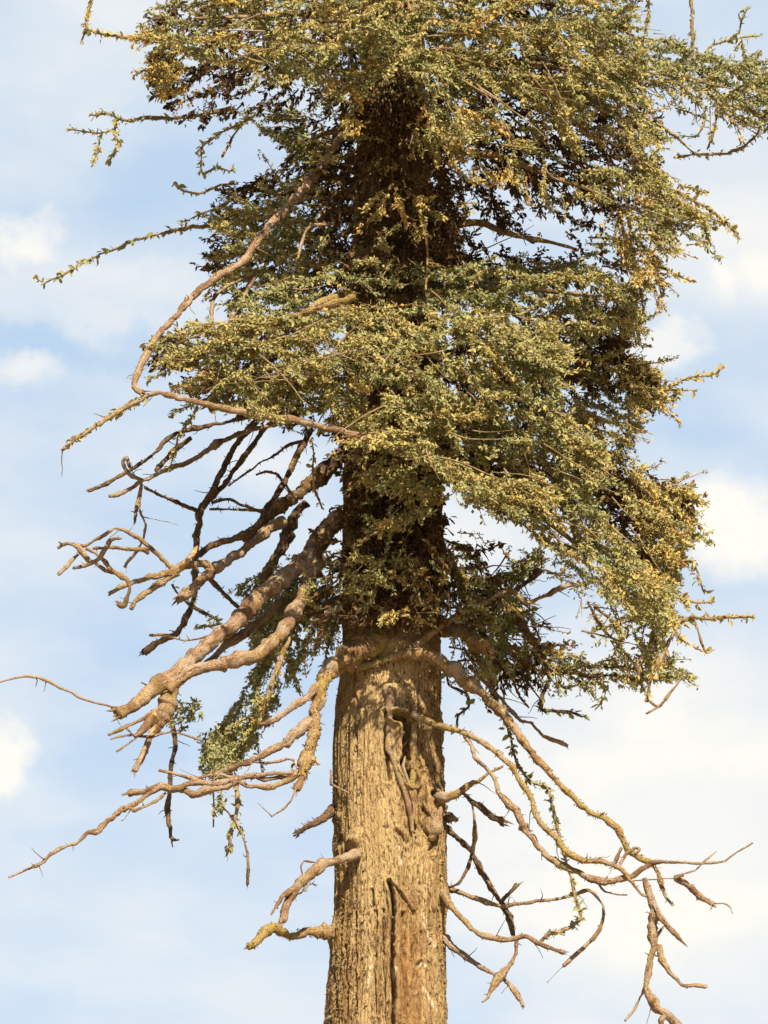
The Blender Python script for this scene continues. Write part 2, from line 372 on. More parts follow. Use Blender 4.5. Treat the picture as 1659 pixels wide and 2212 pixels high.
def build_trunk():
    vv = np.concatenate([np.linspace(-420, 1300, 220, endpoint=False), np.linspace(1300, 2235, 760, endpoint=False), np.linspace(2235, 4590, 150)])
    th = np.concatenate([np.linspace(-R(100), R(100), 330, endpoint=False), np.linspace(R(100), R(260), 70, endpoint=False)])
    ax, rad = trunk_axis(vv); l, r = edges(vv)
    V, T = np.meshgrid(vv, th, indexing='ij')
    Uc = ((l + r) / 2)[:, None] + ((r - l) / 2)[:, None] * np.sin(T); Uc[np.cos(T) < 0] += 4000
    z = ax[:, 2][:, None] + 0 * T
    cx, cy = np.sin(T), -np.cos(T)
    big = fbm(cx * 1.6, cy * 1.6, z * 1.1, 3, 3) * .016
    fa = T + .10 * vnoise(cx * 2, cy * 2, z * 3, 31)                       # fibres wander a little
    rid = 1 - np.abs(fbm(np.sin(fa) * 13, np.cos(fa) * 13, z * 1.5, 4, 11)) * 2.2
    fine = fbm(np.sin(fa) * 34, np.cos(fa) * 34, z * 5, 3, 17)
    flake = fbm(cx * 14, cy * 14, z * 22, 4, 23)
    sl = np.exp(-(((Uc - 812) / 42) ** 2)) * np.clip((2040 - V) / 200, 0, 1) * np.clip((V - 1330) / 60, 0, 1)   # the smooth dusty strip
    sl = np.clip(sl + np.exp(-((Uc - 860) / 60) ** 2 - ((V - 1470) / 60) ** 2) + .8 * np.exp(-((Uc - 905) / 26) ** 2 - ((V - 1880) / 60) ** 2) + .5 * np.exp(-((Uc - 795) / 14) ** 2) * (V > 1950), 0, 1)
    k = 1 - .75 * sl
    disp = big + (.010 * rid + .009 * fine) * k + .014 * flake * (1 - .6 * sl) * np.clip(.4 + fbm(cx * 3, cy * 3, z * 2, 2, 41) * 1.6, .15, 1.2)
    disp += .010 * sl
    for line, w, dp in SLOTS:
        wob = 3.5 * vnoise(V * .035, Uc * .01, 0, 5) + 1.5 * vnoise(V * .09, 0, 3, 6)
        dd = seg_dist(Uc + wob, V, line); disp -= dp * np.exp(-(dd / w) ** 2.0) - dp * .25 * np.exp(-((dd - w * 2) / w) ** 2)
    for bu, bv, a, b, h in BUMPS: disp += h * np.exp(-((Uc - bu) / a) ** 2 - ((V - bv) / b) ** 2)
    rr = rad[:, None] + disp
    pts = ax[:, None] + np.stack([cx * rr, cy * rr, 0 * rr], -1)
    g = Geo(); n, m = V.shape
    i = np.arange(n - 1)[:, None] * m; j = np.arange(m)[None]; j2 = (j + 1) % m
    g.add(pts.reshape(-1, 3), [np.stack([i + j, i + m + j, i + m + j2, i + j2], -1).reshape(-1, 4)])
    rust_shade = np.exp(-((Uc - 880) / 26) ** 2) * np.clip((V - 1900) / 200, 0, 1) * .8 + .6 * np.exp(-((Uc - 745) / 10) ** 2) * (V > 1850) + .7 * np.exp(-((Uc - 760) / 28) ** 2 - ((V - 1480) / 70) ** 2) + .7 * np.exp(-((Uc - 935) / 14) ** 2 - ((V - 1450) / 60) ** 2)  # both upper edge patches paint canopy shade; the rest is rusty bark colour
    rust_shade = np.clip(rust_shade + .5 * np.clip(fbm(cx * 4, cy * 4, z * 3, 3, 61), 0, 1), 0, .85)
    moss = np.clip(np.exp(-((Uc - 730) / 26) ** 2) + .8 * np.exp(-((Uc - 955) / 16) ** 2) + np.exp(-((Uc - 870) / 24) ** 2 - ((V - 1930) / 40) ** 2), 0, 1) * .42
    pl = cr(1, 3, [(925, 600), (930, 700)]), cr(1, 3, [(1072, 1010), (1080, 1090), (1140, 1200)]), cr(1, 3, [(1060, 1320), (1080, 1350)]), cr(1, 3, [(1070, 1490), (1150, 1620)]), cr(1, 3, [(740, 1300), (735, 1480)]), cr(1, 3, [(900, 1370), (898, 1430)])
    pale = np.zeros_like(Uc)
    for q in pl: pale = np.maximum(pale, np.exp(-(seg_dist(Uc + 3 * vnoise(V * .09, Uc * .09, 0, 8), V, q) / 3.2) ** 2))
    return link('trunk', g, [M_TRUNK], root, True, dict(smooth=sl.ravel(), rust_shade=rust_shade.ravel(), moss=moss.ravel(), pale=np.clip(pale * 1.3, 0, 1).ravel()))
trunk = build_trunk()
def shag():
    """lifted flakes and tufts of lichen on the bark, thickest along both flanks"""
    m = 4200; v = rng.uniform(1330, 2240, m); l, rr = edges(v)
    s = np.where(rng.random(m) < .45, -1 + rng.exponential(.22, m), np.where(rng.random(m) < .55, 1 - rng.exponential(.14, m), rng.uniform(-1, 1, m)))
    k = (np.abs(s) < .985) & ~((np.abs(s + .12) < .3) & (v < 1960) & (rng.random(m) < .9)); v, s, l, rr = v[k], s[k], l[k], rr[k]; m = len(v)
    p = on_trunk(np.column_stack([(l + rr) / 2 + s * (rr - l) / 2, v]), .004)
    c, _ = trunk_axis(v); o = p - c; o[:, 2] = 0; o /= np.linalg.norm(o, axis=1)[:, None]
    ax = o * rng.uniform(.1, 1, (m, 1)) + np.array((0, 0, -1)) * rng.normal(.3, .8, (m, 1)) + rng.normal(0, .35, (m, 3))
    g = Geo(); leaves(g, p, ax, o + rng.normal(0, .5, (m, 3)), rng.uniform(3, 11, m) * PX, rng.uniform(.25, .7, m), np.full(m, .8), 0)
    link('bark_flakes', g, [M_FLAKE], trunk)
M_FLAKE = bark_material('flaking_bark', [(.30, (.12, .065, .026)), (.48, (.25, .150, .062)), (.70, (.37, .245, .112))], .5)
shag()
def strip(pts, dia, mat=M_TRUNK, lift=.020):
    q = catmull(pts, 4); p = on_trunk(q, lift)
    r = np.interp(np.linspace(0, 1, len(p)), np.linspace(0, 1, len(dia)), dia) / 6 * PX
    g = Geo(); tube(g, p, r, 10, .35, 0, int(pts[0][0])); link('bark_strip', g, [mat], trunk)
strip(cr(1, 2, [(868, 1250), (872, 1320), (865, 1400), (858, 1500), (862, 1640)]) + cr(1, 3, [(880, 0), (910, 100), (940, 200), (970, 300), (995, 420), (1000, 500)]), [80, 45, 42, 45, 45, 40, 20], M_TAN)
strip(cr(1, 2, [(985, 1300), (1005, 1360), (1008, 1450), (1000, 1600)]) + cr(1, 3, [(1010, 50), (1000, 200), (1020, 330), (1022, 450)]), [30, 40, 42, 40, 38, 36, 18], M_MOSS)
strip(cr(1, 3, [(955, 20), (945, 90), (970, 170), (985, 230), (1010, 330), (1005, 420)]), [16, 22, 24, 22, 14], M_TAN)
strip(cr(1, 3, [(1060, 300), (1110, 370), (1120, 400)]), [20, 30, 14], M_TAN)
strip(cr(1, 3, [(440, 30), (500, 110), (560, 180), (620, 230)]), [16, 18, 12, 8], M_TAN, .02)

strip(cr(1, 3, [(640, 478), (652, 528), (662, 580)]), [40, 92, 44], M_TAN, .004)
strip(cr(1, 3, [(1172, 160), (1180, 195), (1172, 232)]), [34, 78, 40], M_MOSS, .002)
strip(cr(1, 3, [(555, 1030), (545, 1070), (555, 1130)]), [30, 84, 40], M_MOSS, -.004)
# ------------------------------------------------------------------ branches
# key, name, parent key, ends joined to the parent ('s','e'), traced runs, diameters (crop px), depth start/end (m), options
DB = {}
def branch(key, name, runs, dia, d0, d1, mat=M_TAN, parent=None, join='s', spurs=.5, leaf=0, tint=.5, lsz=17, rough=.44, per=2.6):
    pts = []
    for c, r, xy in runs: pts += cr(c, r, xy)
    q = np.asarray(pts, float); ln = np.concatenate([[0], np.cumsum(np.hypot(*np.diff(q, axis=0).T))]); ln /= ln[-1]
    if parent and parent in DB:
        pq = DB[parent]
        if 's' in join: d0 = pq[np.argmin(np.hypot(pq[:, 0] - q[0, 0], pq[:, 1] - q[0, 1])), 2]
        if 'e' in join: d1 = pq[np.argmin(np.hypot(pq[:, 0] - q[-1, 0], pq[:, 1] - q[-1, 1])), 2]
    dd = d0 + (d1 - d0) * ln + (key in ROOTED) * .10 * np.exp(-ln * np.hypot(*np.diff(q, axis=0).T).sum() / 9) + .05 * np.sin(ln * math.pi) * math.sin(len(key) * 3.1 + q[0, 0])
    q = catmull(np.column_stack([q, dd]), per); DB[key] = q
    s = np.linspace(0, 1, len(q)); r = np.interp(s, np.linspace(0, 1, len(dia)), dia) / (6.5 if max(dia) > 75 else 7.0) * PX
    if key in ROOTED: r = r * (1 + .55 * np.exp(-s * len(q) * per / 13))
    r = r * (1 + .10 * vnoise(s * len(q) * .12, 3.3, q[0, 0], 4))
    for c in rng.uniform(.04, .96, max(1, int(len(q) / 22))):      # knots
        r = r * (1 + rng.uniform(.08, .34) * np.exp(-((s - c) * len(q) / rng.uniform(1.5, 4)) ** 2))
    if len(q) > 20: q[:, :2] += np.column_stack([vnoise(s * len(q) * .16, q[0, 1], 1.7, 2), vnoise(s * len(q) * .16, q[0, 0], 5.1, 3)]) * min(2.6, max(dia) * .03 + .8) * np.sin(s * math.pi)[:, None]
    p = P(q[:, 0], q[:, 1], q[:, 2]); g = Geo()
    seed = int(q[0, 0] * 7 + q[0, 1])
    tube(g, p, r, 12 if max(dia) > 50 else 8, rough, 0, seed)
    t, n, b = frames(p)
    L_ = np.linalg.norm(np.diff(p, axis=0), axis=1).sum() / PX
    for _ in range(int(L_ * .055 * spurs)):                       # little broken spurs and bristles
        i = rng.integers(0, len(p)); a = rng.uniform(0, 6.28)
        o = n[i] * math.cos(a) + b[i] * math.sin(a); l = rng.uniform(3, 10) * PX
        e = o + t[i] * rng.uniform(-.2, 1.0); e /= np.linalg.norm(e)
        k = p[i] + o * r[i] * .7
        tube(g, np.array([k, k + e * l * .5, k + e * l + rng.normal(0, 1, 3) * PX * 1.5]), np.array([1.6, 1.0, .5]) * PX * rng.uniform(.6, 1.2), 4)
    if mat is M_MOSS and max(dia) > 30:                            # shaggy lichen flakes on the bark
        m = int(L_ * np.mean(r) / PX * .06); i = rng.integers(0, len(p), m); a = rng.uniform(0, 6.28, (m, 1))
        o = n[i] * np.cos(a) + b[i] * np.sin(a)
        leaves(g, p[i] + o * r[i][:, None] * .92, o + t[i] * rng.normal(0, .9, (m, 1)) + rng.normal(0, .4, (m, 3)), rng.normal(0, 1, (m, 3)), rng.uniform(2, 6.5, m) * PX, rng.uniform(.3, .9, m), np.full(m, .8), 0)
    if dia[-1] > 24 and name != 'leafy_twig':                      # splintered end
        for _ in range(5):
            a = rng.uniform(0, 6.28); k = p[-1] + (n[-1] * math.cos(a) + b[-1] * math.sin(a)) * r[-1] * rng.uniform(.3, .8)
            e = t[-1] + rng.normal(0, .25, 3); l = r[-1] * rng.uniform(.6, 2.0)
            tube(g, np.array([k - t[-1] * r[-1] * .4, k + e * l * .5, k + e * l]), np.array([r[-1] * .34, r[-1] * .22, r[-1] * .05]), 5, 0, 0, seed)
    if name == 'branch' and max(dia) < 75:                         # fine dead twiglets
        for _ in range(int(L_ * .013)):
            i = rng.integers(0, len(p)); a = rng.uniform(0, 6.28); l = rng.uniform(10, 48) * PX
            e = n[i] * math.cos(a) + b[i] * math.sin(a) + t[i] * rng.uniform(0, 1.2); e /= np.linalg.norm(e); w = rng.normal(0, .3, 3)
            x = np.linspace(0, 1, 6)[:, None]
            tube(g, p[i] + e * l * x + w * l * x * x + rng.normal(0, 1.2 * PX, (6, 3)) * x, np.linspace(1.4, .5, 6) * PX, 5, 0, 0, seed)
    par = trunk.parent
    if name in ('twig', 'splinter') and parent in OB: par = OB[parent]
    o = link(name, g, [mat], par); OB[key] = o
    if leaf:
        g2 = Geo(); m = int(L_ * leaf * (19 / lsz) ** 1.7); i = np.sort(rng.integers(0, len(p), m))
        pos = p[i] + (n[i] * rng.normal(0, 1, (m, 1)) + b[i] * rng.normal(0, 1, (m, 1))) * 2.6 * PX
        leaf_batch(g2, pos, t[i], lsz * .78, tint, .16, .4)
        link('foliage', g2, [M_TWIG, M_LEAF], o)
    return o
OB = {}
ROOTED = ('s1', 's2', 's3', 's4', 'r2', 'r3', 'r4', 'r5', 'r6', 'b24', 'r8', 's6')
D, T_ = M_DARK, M_TAN
B = branch
# upper left
B('loop', 'branch', [(1, 0, [(850, 560), (770, 620), (640, 750), (560, 870), (480, 1000), (390, 1120), (300, 1240), (170, 1380), (60, 1490), (-20, 1600)]), (0, 1, [(1580, 30), (1450, 110), (1330, 190), (1220, 290), (1130, 400), (1050, 480), (990, 570), (930, 670), (890, 760), (870, 830), (890, 870), (930, 890)])],
  [66, 68, 66, 64, 62, 52, 46, 43, 42, 45, 40], -.15, -.98)
B('sweep', 'branch', [(1, 1, [(980, 1290), (860, 1230), (780, 1200), (600, 1150), (400, 1100), (230, 1060), (0, 1030)]), (0, 1, [(1400, 975), (1200, 930), (1020, 885), (930, 920), (800, 990), (640, 1090), (500, 1180), (400, 1260)])],
  [20, 42, 45, 45, 42, 40, 38, 26, 22, 22], -.90, -1.02, leaf=0)
B('sweep_tip', 'leafy_twig', [(0, 1, [(960, 905), (800, 990), (640, 1090), (500, 1180), (430, 1235)])], [22, 22, 20], -1., -1., parent='sweep', join='se', leaf=.6, lsz=13, tint=.5)
B('cut', 'branch', [(1, 1, [(645, 262), (560, 290), (420, 330), (300, 370), (150, 420), (0, 480)]), (0, 1, [(1560, 530), (1480, 550), (1420, 490), (1370, 440)])], [55, 52, 50, 46, 44, 36, 26], -.98, -.7, mat=M_MOSS, spurs=2)
B('cut_a', 'twig', [(0, 1, [(1375, 440), (1370, 360), (1380, 290), (1420, 230), (1500, 180), (1659, 120)])], [26, 24, 22, 20], -.5, -.4, parent='cut')
B('cut_b', 'branch', [(0, 1, [(1640, 130), (1580, 260), (1530, 340), (1490, 420), (1470, 540)])], [40, 38, 34, 30], -.4, -.55)
B('hang_a', 'branch', [(1, 0, [(430, 1260), (480, 1370), (500, 1450), (380, 1460), (320, 1500), (290, 1600), (270, 1680)])], [26, 24, 28, 28, 22], -.3, -.5)
B('hang_b', 'branch', [(1, 0, [(1060, 1420), (1090, 1490), (1110, 1600)]), (1, 1, [(1110, 60), (1100, 220)])], [16, 18, 18, 14], -.5, -.6, mat=M_MOSS)
# bare dark boughs below the mid crown, left
B('b4', 'branch', [(1, 1, [(420, 1000), (120, 1040)]), (0, 1, [(1600, 1050), (1420, 1085), (1300, 1110), (1200, 1135), (1100, 1175), (1050, 1220), (1000, 1280), (920, 1340), (800, 1410), (680, 1480), (570, 1525)])], [40, 36, 32, 30, 28, 26], .15, .1, mat=D)
B('b5', 'branch', [(1, 1, [(150, 1080)]), (0, 1, [(1560, 1150), (1440, 1200), (1360, 1240), (1310, 1290), (1230, 1330), (1120, 1370), (1000, 1420), (920, 1450), (860, 1430), (810, 1380), (800, 1330), (822, 1305), (840, 1370)])], [44, 40, 38, 36, 36, 30, 24], .1, -.1)
B('b5b', 'twig', [(0, 1, [(920, 1450), (860, 1500), (780, 1540), (710, 1555)])], [26, 26, 34, 24], 0, -.1, parent='b5', spurs=1.5)
B('b5c', 'twig', [(0, 1, [(920, 1455), (910, 1540), (890, 1610), (880, 1659)]), (0, 2, [(875, 60)])], [32, 30, 30, 26], 0, -.1, parent='b5')
B('b4x', 'twig', [(0, 1, [(1240, 1180), (1170, 1230), (1080, 1310), (1010, 1390)])], [30, 40, 45, 28], 0, .1, parent='b4', mat=D)
B('b6', 'branch', [(1, 1, [(90, 990)]), (0, 1, [(1640, 1090), (1590, 1150), (1530, 1220), (1480, 1310), (1440, 1390), (1390, 1500), (1330, 1600), (1300, 1640)]), (0, 2, [(1290, 60), (1270, 160), (1270, 280), (1260, 400), (1260, 540), (1220, 660), (1190, 730), (1130, 790), (1020, 850), (930, 910)])], [58, 55, 50, 48, 50, 48, 45, 45, 50, 48], .35, .35, mat=D, spurs=1.2)
B('b5d', 'twig', [(0, 1, [(940, 1500), (1050, 1560), (1150, 1600), (1290, 1655)])], [26, 26, 26, 30], 0, .3, parent='b6', join='e', mat=D, spurs=1.5)
B('b6b', 'branch', [(1, 1, [(100, 1080), (30, 1150), (-10, 1215)]), (0, 1, [(1560, 1330), (1480, 1440), (1400, 1540), (1320, 1630)])], [44, 42, 40, 40], .4, .35, mat=D, spurs=1.2)
B('b6c', 'twig', [(1, 1, [(300, 1200), (200, 1230), (130, 1290), (20, 1340), (-30, 1385)]), (0, 1, [(1560, 1430), (1480, 1490)])], [24, 22, 18, 16], .3, .35, parent='b6b', join='e', mat=D, spurs=2)
B('b6d', 'twig', [(0, 1, [(1370, 1600), (1480, 1575), (1560, 1610), (1659, 1645)]), (1, 1, [(120, 1650)])], [22, 22, 24, 26], .35, .2, parent='b6', mat=D, spurs=2)
B('b6e', 'twig', [(0, 1, [(1360, 1642), (1500, 1640), (1659, 1652)]), (1, 1, [(80, 1680)])], [20, 20, 20], .35, .2, parent='b6', mat=D, spurs=2)
B('b7', 'branch', [(1, 1, [(360, 1120), (310, 1220), (250, 1330), (180, 1470), (100, 1590), (60, 1660)])], [50, 46, 44, 44], .2, .05, mat=D)
B('b7a', 'twig', [(1, 1, [(0, 1420), (60, 1395), (130, 1410), (180, 1460), (220, 1530)])], [16, 20, 20, 18], .2, .1, mat=D, parent='b7', spurs=2)
B('b7b', 'leafy_twig', [(1, 1, [(360, 1180), (375, 1300), (365, 1400), (380, 1500), (430, 1640)])], [14, 16, 14, 12], -.3, -.3, mat=M_TWIG, leaf=.12, lsz=12, tint=.6)
B('b8', 'branch', [(1, 1, [(640, 1180), (560, 1270), (470, 1370), (360, 1470), (250, 1560), (150, 1630)]), (1, 2, [(70, 30), (-10, 120)]), (0, 2, [(1570, 160), (1450, 190), (1350, 230), (1290, 285)])], [120, 116, 104, 94, 88, 74, 56, 42, 34], -.05, -.1, mat=M_DARK, spurs=1.5)
B('b8b', 'branch', [(1, 2, [(330, -60), (260, 10), (210, 130), (150, 260), (60, 420), (-10, 540)]), (0, 2, [(1560, 640), (1480, 740)])], [60, 80, 75, 70, 60, 50], .15, .2, mat=D, spurs=1.2)
B('b9', 'branch', [(1, 2, [(180, 60), (90, 110), (0, 180)]), (0, 2, [(1560, 260), (1480, 310), (1400, 360), (1320, 430), (1240, 510), (1150, 570)])], [70, 75, 72, 70, 74, 70, 66], -.15, -.35, parent='b8')
B('b9a', 'splinter', [(0, 2, [(1400, 370), (1320, 335), (1250, 335), (1190, 340), (1140, 385), (1060, 400), (960, 425), (860, 460), (780, 490), (710, 530)])], [60, 60, 70, 60, 48, 42, 38, 34, 32], -.3, -.4, parent='b9')
B('b9w', 'splinter', [(0, 2, [(1285, 215), (1250, 265), (1200, 325), (1150, 385)])], [14, 44, 55, 30], -.36, -.36, mat=M_WOOD, spurs=0)
B('b10', 'branch', [(0, 2, [(1150, 390), (1060, 450), (960, 510), (880, 580), (848, 630)])], [50, 44, 40, 38, 24], -.3, -.4, parent='b9a')
B('b11', 'branch', [(0, 2, [(1150, 390), (1110, 365), (1050, 300), (970, 220), (900, 170), (820, 130), (750, 108), (690, 140), (620, 180), (550, 220), (500, 215)])], [36, 34, 34, 32, 34, 30, 22, 20, 18, 20], -.3, -.45, parent='b9a')
B('b11b', 'twig', [(0, 2, [(960, 250), (850, 240), (730, 230), (600, 235)])], [34, 28, 24, 18], -.3, -.45, parent='b11')
B('b11c', 'twig', [(0, 2, [(375, 235), (400, 215), (450, 205), (510, 222), (540, 270), (575, 315), (610, 320), (650, 290), (690, 230), (715, 180), (790, 170)])], [30, 34, 36, 34, 30, 32, 36, 30, 14], -.5, -.5, parent='b11')
B('b11k', 'twig', [(0, 2, [(410, 215), (380, 192)])], [18, 8], -.5, -.5, parent='b11', spurs=0)
B('b11d', 'twig', [(0, 2, [(510, 270), (440, 340), (380, 402)])], [24, 28, 26], -.4, -.5, parent='b11')
B('b11e', 'twig', [(0, 2, [(610, 325), (540, 350), (480, 362)])], [30, 32, 26], -.4, -.5, parent='b11')
B('b11f', 'twig', [(0, 2, [(560, 235), (640, 280), (720, 370), (820, 430), (842, 490), (822, 560), (800, 605), (775, 598)])], [26, 24, 24, 28, 26, 28, 50], -.4, -.4, parent='b11')
B('b11g', 'twig', [(0, 2, [(620, 330), (680, 375), (760, 400), (820, 440)])], [28, 30, 22], -.4, -.4, parent='b11')
B('dangle', 'branch', [(0, 1, [(905, 1560), (905, 1640)]), (0, 2, [(915, 20), (942, 85), (930, 170), (890, 250), (830, 320), (805, 360)])], [16, 18, 18, 16, 20, 18], 0, 0, parent='b5c')
B('b12', 'twig', [(0, 2, [(1350, 420), (1430, 510), (1500, 580), (1570, 640)])], [34, 32, 30], -.2, .1, parent='b9', mat=D, spurs=1.5)
B('b13', 'leafy_twig', [(0, 2, [(1110, 470), (1160, 540), (1220, 590), (1300, 640), (1420, 705)])], [18, 22, 24, 20], .3, .2, mat=D, leaf=.2, lsz=12, tint=.15)
B('b14', 'branch', [(0, 2, [(970, 800), (1010, 795), (1080, 800), (1200, 830), (1320, 812), (1400, 790)])], [22, 20, 13, 14, 12], -.2, -.3, parent='b16', join='e')
B('b15', 'leafy_twig', [(0, 2, [(1255, 752), (1320, 742), (1430, 725)])], [10, 12, 12], -.2, -.3, leaf=.3, lsz=13, tint=.1)
# the two big drooping limbs, left of the trunk
B('b16', 'branch', [(1, 2, [(560, 40), (450, 120), (380, 230), (310, 320), (200, 410), (100, 490), (0, 570)]), (0, 2, [(1560, 680), (1440, 790), (1340, 870), (1240, 960), (1150, 1045), (1060, 1110), (960, 1180), (850, 1260), (765, 1308)])], [140, 128, 120, 112, 106, 102, 98, 100, 96, 86, 78], -.15, -.6, mat=M_TAN, spurs=1.4, rough=.26)
B('b17', 'branch', [(1, 2, [(460, 130), (385, 250), (360, 400), (310, 540), (230, 680), (130, 820), (30, 915)]), (0, 2, [(1560, 950), (1450, 980), (1350, 1000), (1240, 1030), (1150, 1090), (1080, 1150)])], [110, 104, 98, 94, 88, 80, 76, 80, 84], -.2, -.55, parent='b16', join='se', spurs=1.2, rough=.22)
B('b18', 'branch', [(1, 2, [(160, 560), (40, 700)]), (0, 2, [(1560, 800), (1480, 850), (1400, 930), (1320, 1000)])], [60, 60, 60, 50], -.1, -.3, mat=T_, spurs=1.2)
B('b19', 'branch', [(0, 2, [(1130, 1090), (1110, 1160), (1090, 1240), (1050, 1330), (1000, 1410), (970, 1470), (935, 1560), (890, 1640), (868, 1680)])], [100, 110, 105, 90, 70, 42, 34, 44, 40], -.5, -.55, parent='b16')
B('b19w', 'splinter', [(0, 2, [(1005, 1310), (1010, 1360), (985, 1420), (960, 1450)])], [30, 55, 40, 14], -.63, -.63, mat=M_WOOD, spurs=0)
B('b19b', 'twig', [(0, 2, [(1010, 1290), (960, 1370), (910, 1430), (870, 1455)])], [50, 55, 45, 20], -.5, -.6, parent='b19')
B('b20', 'twig', [(0, 2, [(1040, 1265), (940, 1330), (820, 1390), (700, 1445)])], [26, 24, 22, 20], -.5, -.6, parent='b19', spurs=.2)
B('b20b', 'twig', [(0, 2, [(812, 1392), (855, 1438)])], [16, 12], -.5, -.6, parent='b19', spurs=0)
B('b20c', 'twig', [(0, 2, [(715, 1473), (800, 1450), (870, 1445), (980, 1458), (1060, 1430), (1150, 1430), (1220, 1450), (1300, 1480)])], [8, 18, 20, 16, 16, 16, 14], -.6, -.4, parent='b19', join='', spurs=.3)
B('b20d', 'twig', [(0, 2, [(880, 1465), (820, 1510), (755, 1552)])], [14, 18, 18], -.6, -.6, parent='b19', spurs=.2)
B('b21', 'branch', [(0, 2, [(-30, 1105), (0, 1102), (60, 1085), (150, 1065), (240, 1070), (320, 1100), (400, 1140), (500, 1190), (600, 1230), (700, 1255), (800, 1278)])], [10, 16, 18, 18, 16, 16], -.7, -.6, parent='b16', join='e', spurs=.15)
B('b22', 'branch', [(0, 2, [(1105, 1250), (1110, 1350), (1130, 1450), (1137, 1530), (1120, 1600)]), (0, 3, [(1105, 60), (1098, 180), (1085, 280), (1100, 380), (1108, 450), (1120, 515)])], [40, 34, 34, 32, 34, 38, 30, 8], .1, .1, mat=D, spurs=1)
B('b22b', 'twig', [(0, 3, [(1105, 445), (1130, 468), (1158, 465)])], [26, 24, 14], .1, .1, parent='b22', mat=D, spurs=0)
B('b23', 'twig', [(0, 2, [(918, 1105), (960, 1125), (1010, 1140)])], [10, 18, 18], -.5, -.5, parent='b16', join='e', spurs=0)
# hanging limb close to the trunk, left
B('b24', 'branch', [(1, 2, [(820, 800), (700, 890), (590, 955), (490, 1020), (430, 1100), (405, 1200), (390, 1300), (380, 1420), (350, 1520), (325, 1610)]), (1, 3, [(300, 60), (260, 140)])], [120, 150, 140, 120, 100, 90, 85, 85, 80, 45], -.22, -.5, mat=M_MOSS, spurs=2.5)
B('b24b', 'branch', [(1, 2, [(410, 1120), (340, 1190), (240, 1260), (140, 1330), (60, 1370), (10, 1372)])], [60, 60, 52, 48, 40, 18], -.3, -.5, parent='b24')
B('b25', 'leafy_twig', [(1, 2, [(230, 760), (190, 880), (150, 980), (110, 1090), (70, 1210), (25, 1345)])], [40, 42, 40, 36, 36, 24], -.3, -.3, leaf=.3, lsz=14, tint=.25, mat=M_MOSS)
B('b24c', 'branch', [(1, 2, [(355, 1350), (270, 1430), (180, 1500), (80, 1550), (0, 1595)]), (0, 2, [(1540, 1640)]), (0, 3, [(1450, 20), (1380, 50)])], [66, 62, 52, 42, 40, 30], -.4, -.45, parent='b24')
B('b24d', 'twig', [(1, 2, [(-40, 1620), (100, 1625), (200, 1600), (250, 1610)])], [14, 18, 14], -.4, -.45, parent='b24', join='e')
B('b26', 'branch', [(1, 3, [(230, 40), (120, 30), (0, 50)]), (0, 3, [(1500, 75), (1400, 100), (1300, 92), (1200, 115), (1130, 135), (1060, 122), (1000, 135), (900, 155), (830, 165)])], [30, 34, 34, 36, 40, 46, 48, 44], -.45, -.5, spurs=1)
B('b26b', 'branch', [(1, 3, [(280, 10), (230, 70), (100, 120), (0, 122)]), (0, 3, [(1600, 115), (1540, 92), (1450, 130), (1340, 140), (1260, 175), (1190, 142), (1090, 150)])], [40, 40, 36, 38, 44, 40, 30], -.45, -.5, spurs=1)
B('b26c', 'branch', [(1, 3, [(240, 30), (160, 60), (60, 75), (0, 52)]), (0, 3, [(1600, 66), (1500, 56), (1400, 40), (1250, 70), (1110, 30), (1030, 15)])], [28, 28, 26, 24, 26, 22], -.42, -.5)
B('b27', 'branch', [(0, 3, [(1090, 110), (1040, 125), (960, 170), (890, 222), (800, 270), (740, 305), (690, 350), (640, 400), (560, 430), (490, 485), (390, 522), (330, 560), (262, 620), (190, 652), (58, 708)])], [34, 30, 36, 40, 44, 36, 24, 28, 34, 30, 14, 12], -.5, -.8, parent='b26', spurs=.4)
B('b27b', 'twig', [(0, 3, [(1070, 165), (1000, 220), (880, 275), (840, 258), (750, 305)])], [18, 18, 20, 16], -.5, -.5, parent='b27', join='e', spurs=.3)
B('b28', 'branch', [(1, 3, [(265, 110), (250, 160), (225, 210), (180, 262), (98, 318)])], [16, 16, 14, 8], -.5, -.55, spurs=.1)
B('b29', 'leafy_twig', [(0, 3, [(1530, 100), (1540, 250), (1528, 330), (1490, 420), (1490, 490), (1470, 560)])], [38, 34, 24, 20, 24, 22], -.4, -.35, leaf=.22, lsz=15, tint=.25)
B('b29b', 'branch', [(0, 3, [(1520, 330), (1570, 430), (1600, 540), (1607, 650), (1605, 752)])], [18, 18, 16, 26], -.38, -.35, spurs=.2, parent='b29')
B('b29c', 'leafy_twig', [(0, 3, [(1380, 130), (1385, 250), (1382, 382)])], [12, 12, 9], -.4, -.4, leaf=.1, tint=.2)
B('b29d', 'branch', [(0, 3, [(1438, 245), (1480, 290), (1515, 340)])], [18, 18, 14], -.4, -.4, spurs=.1)
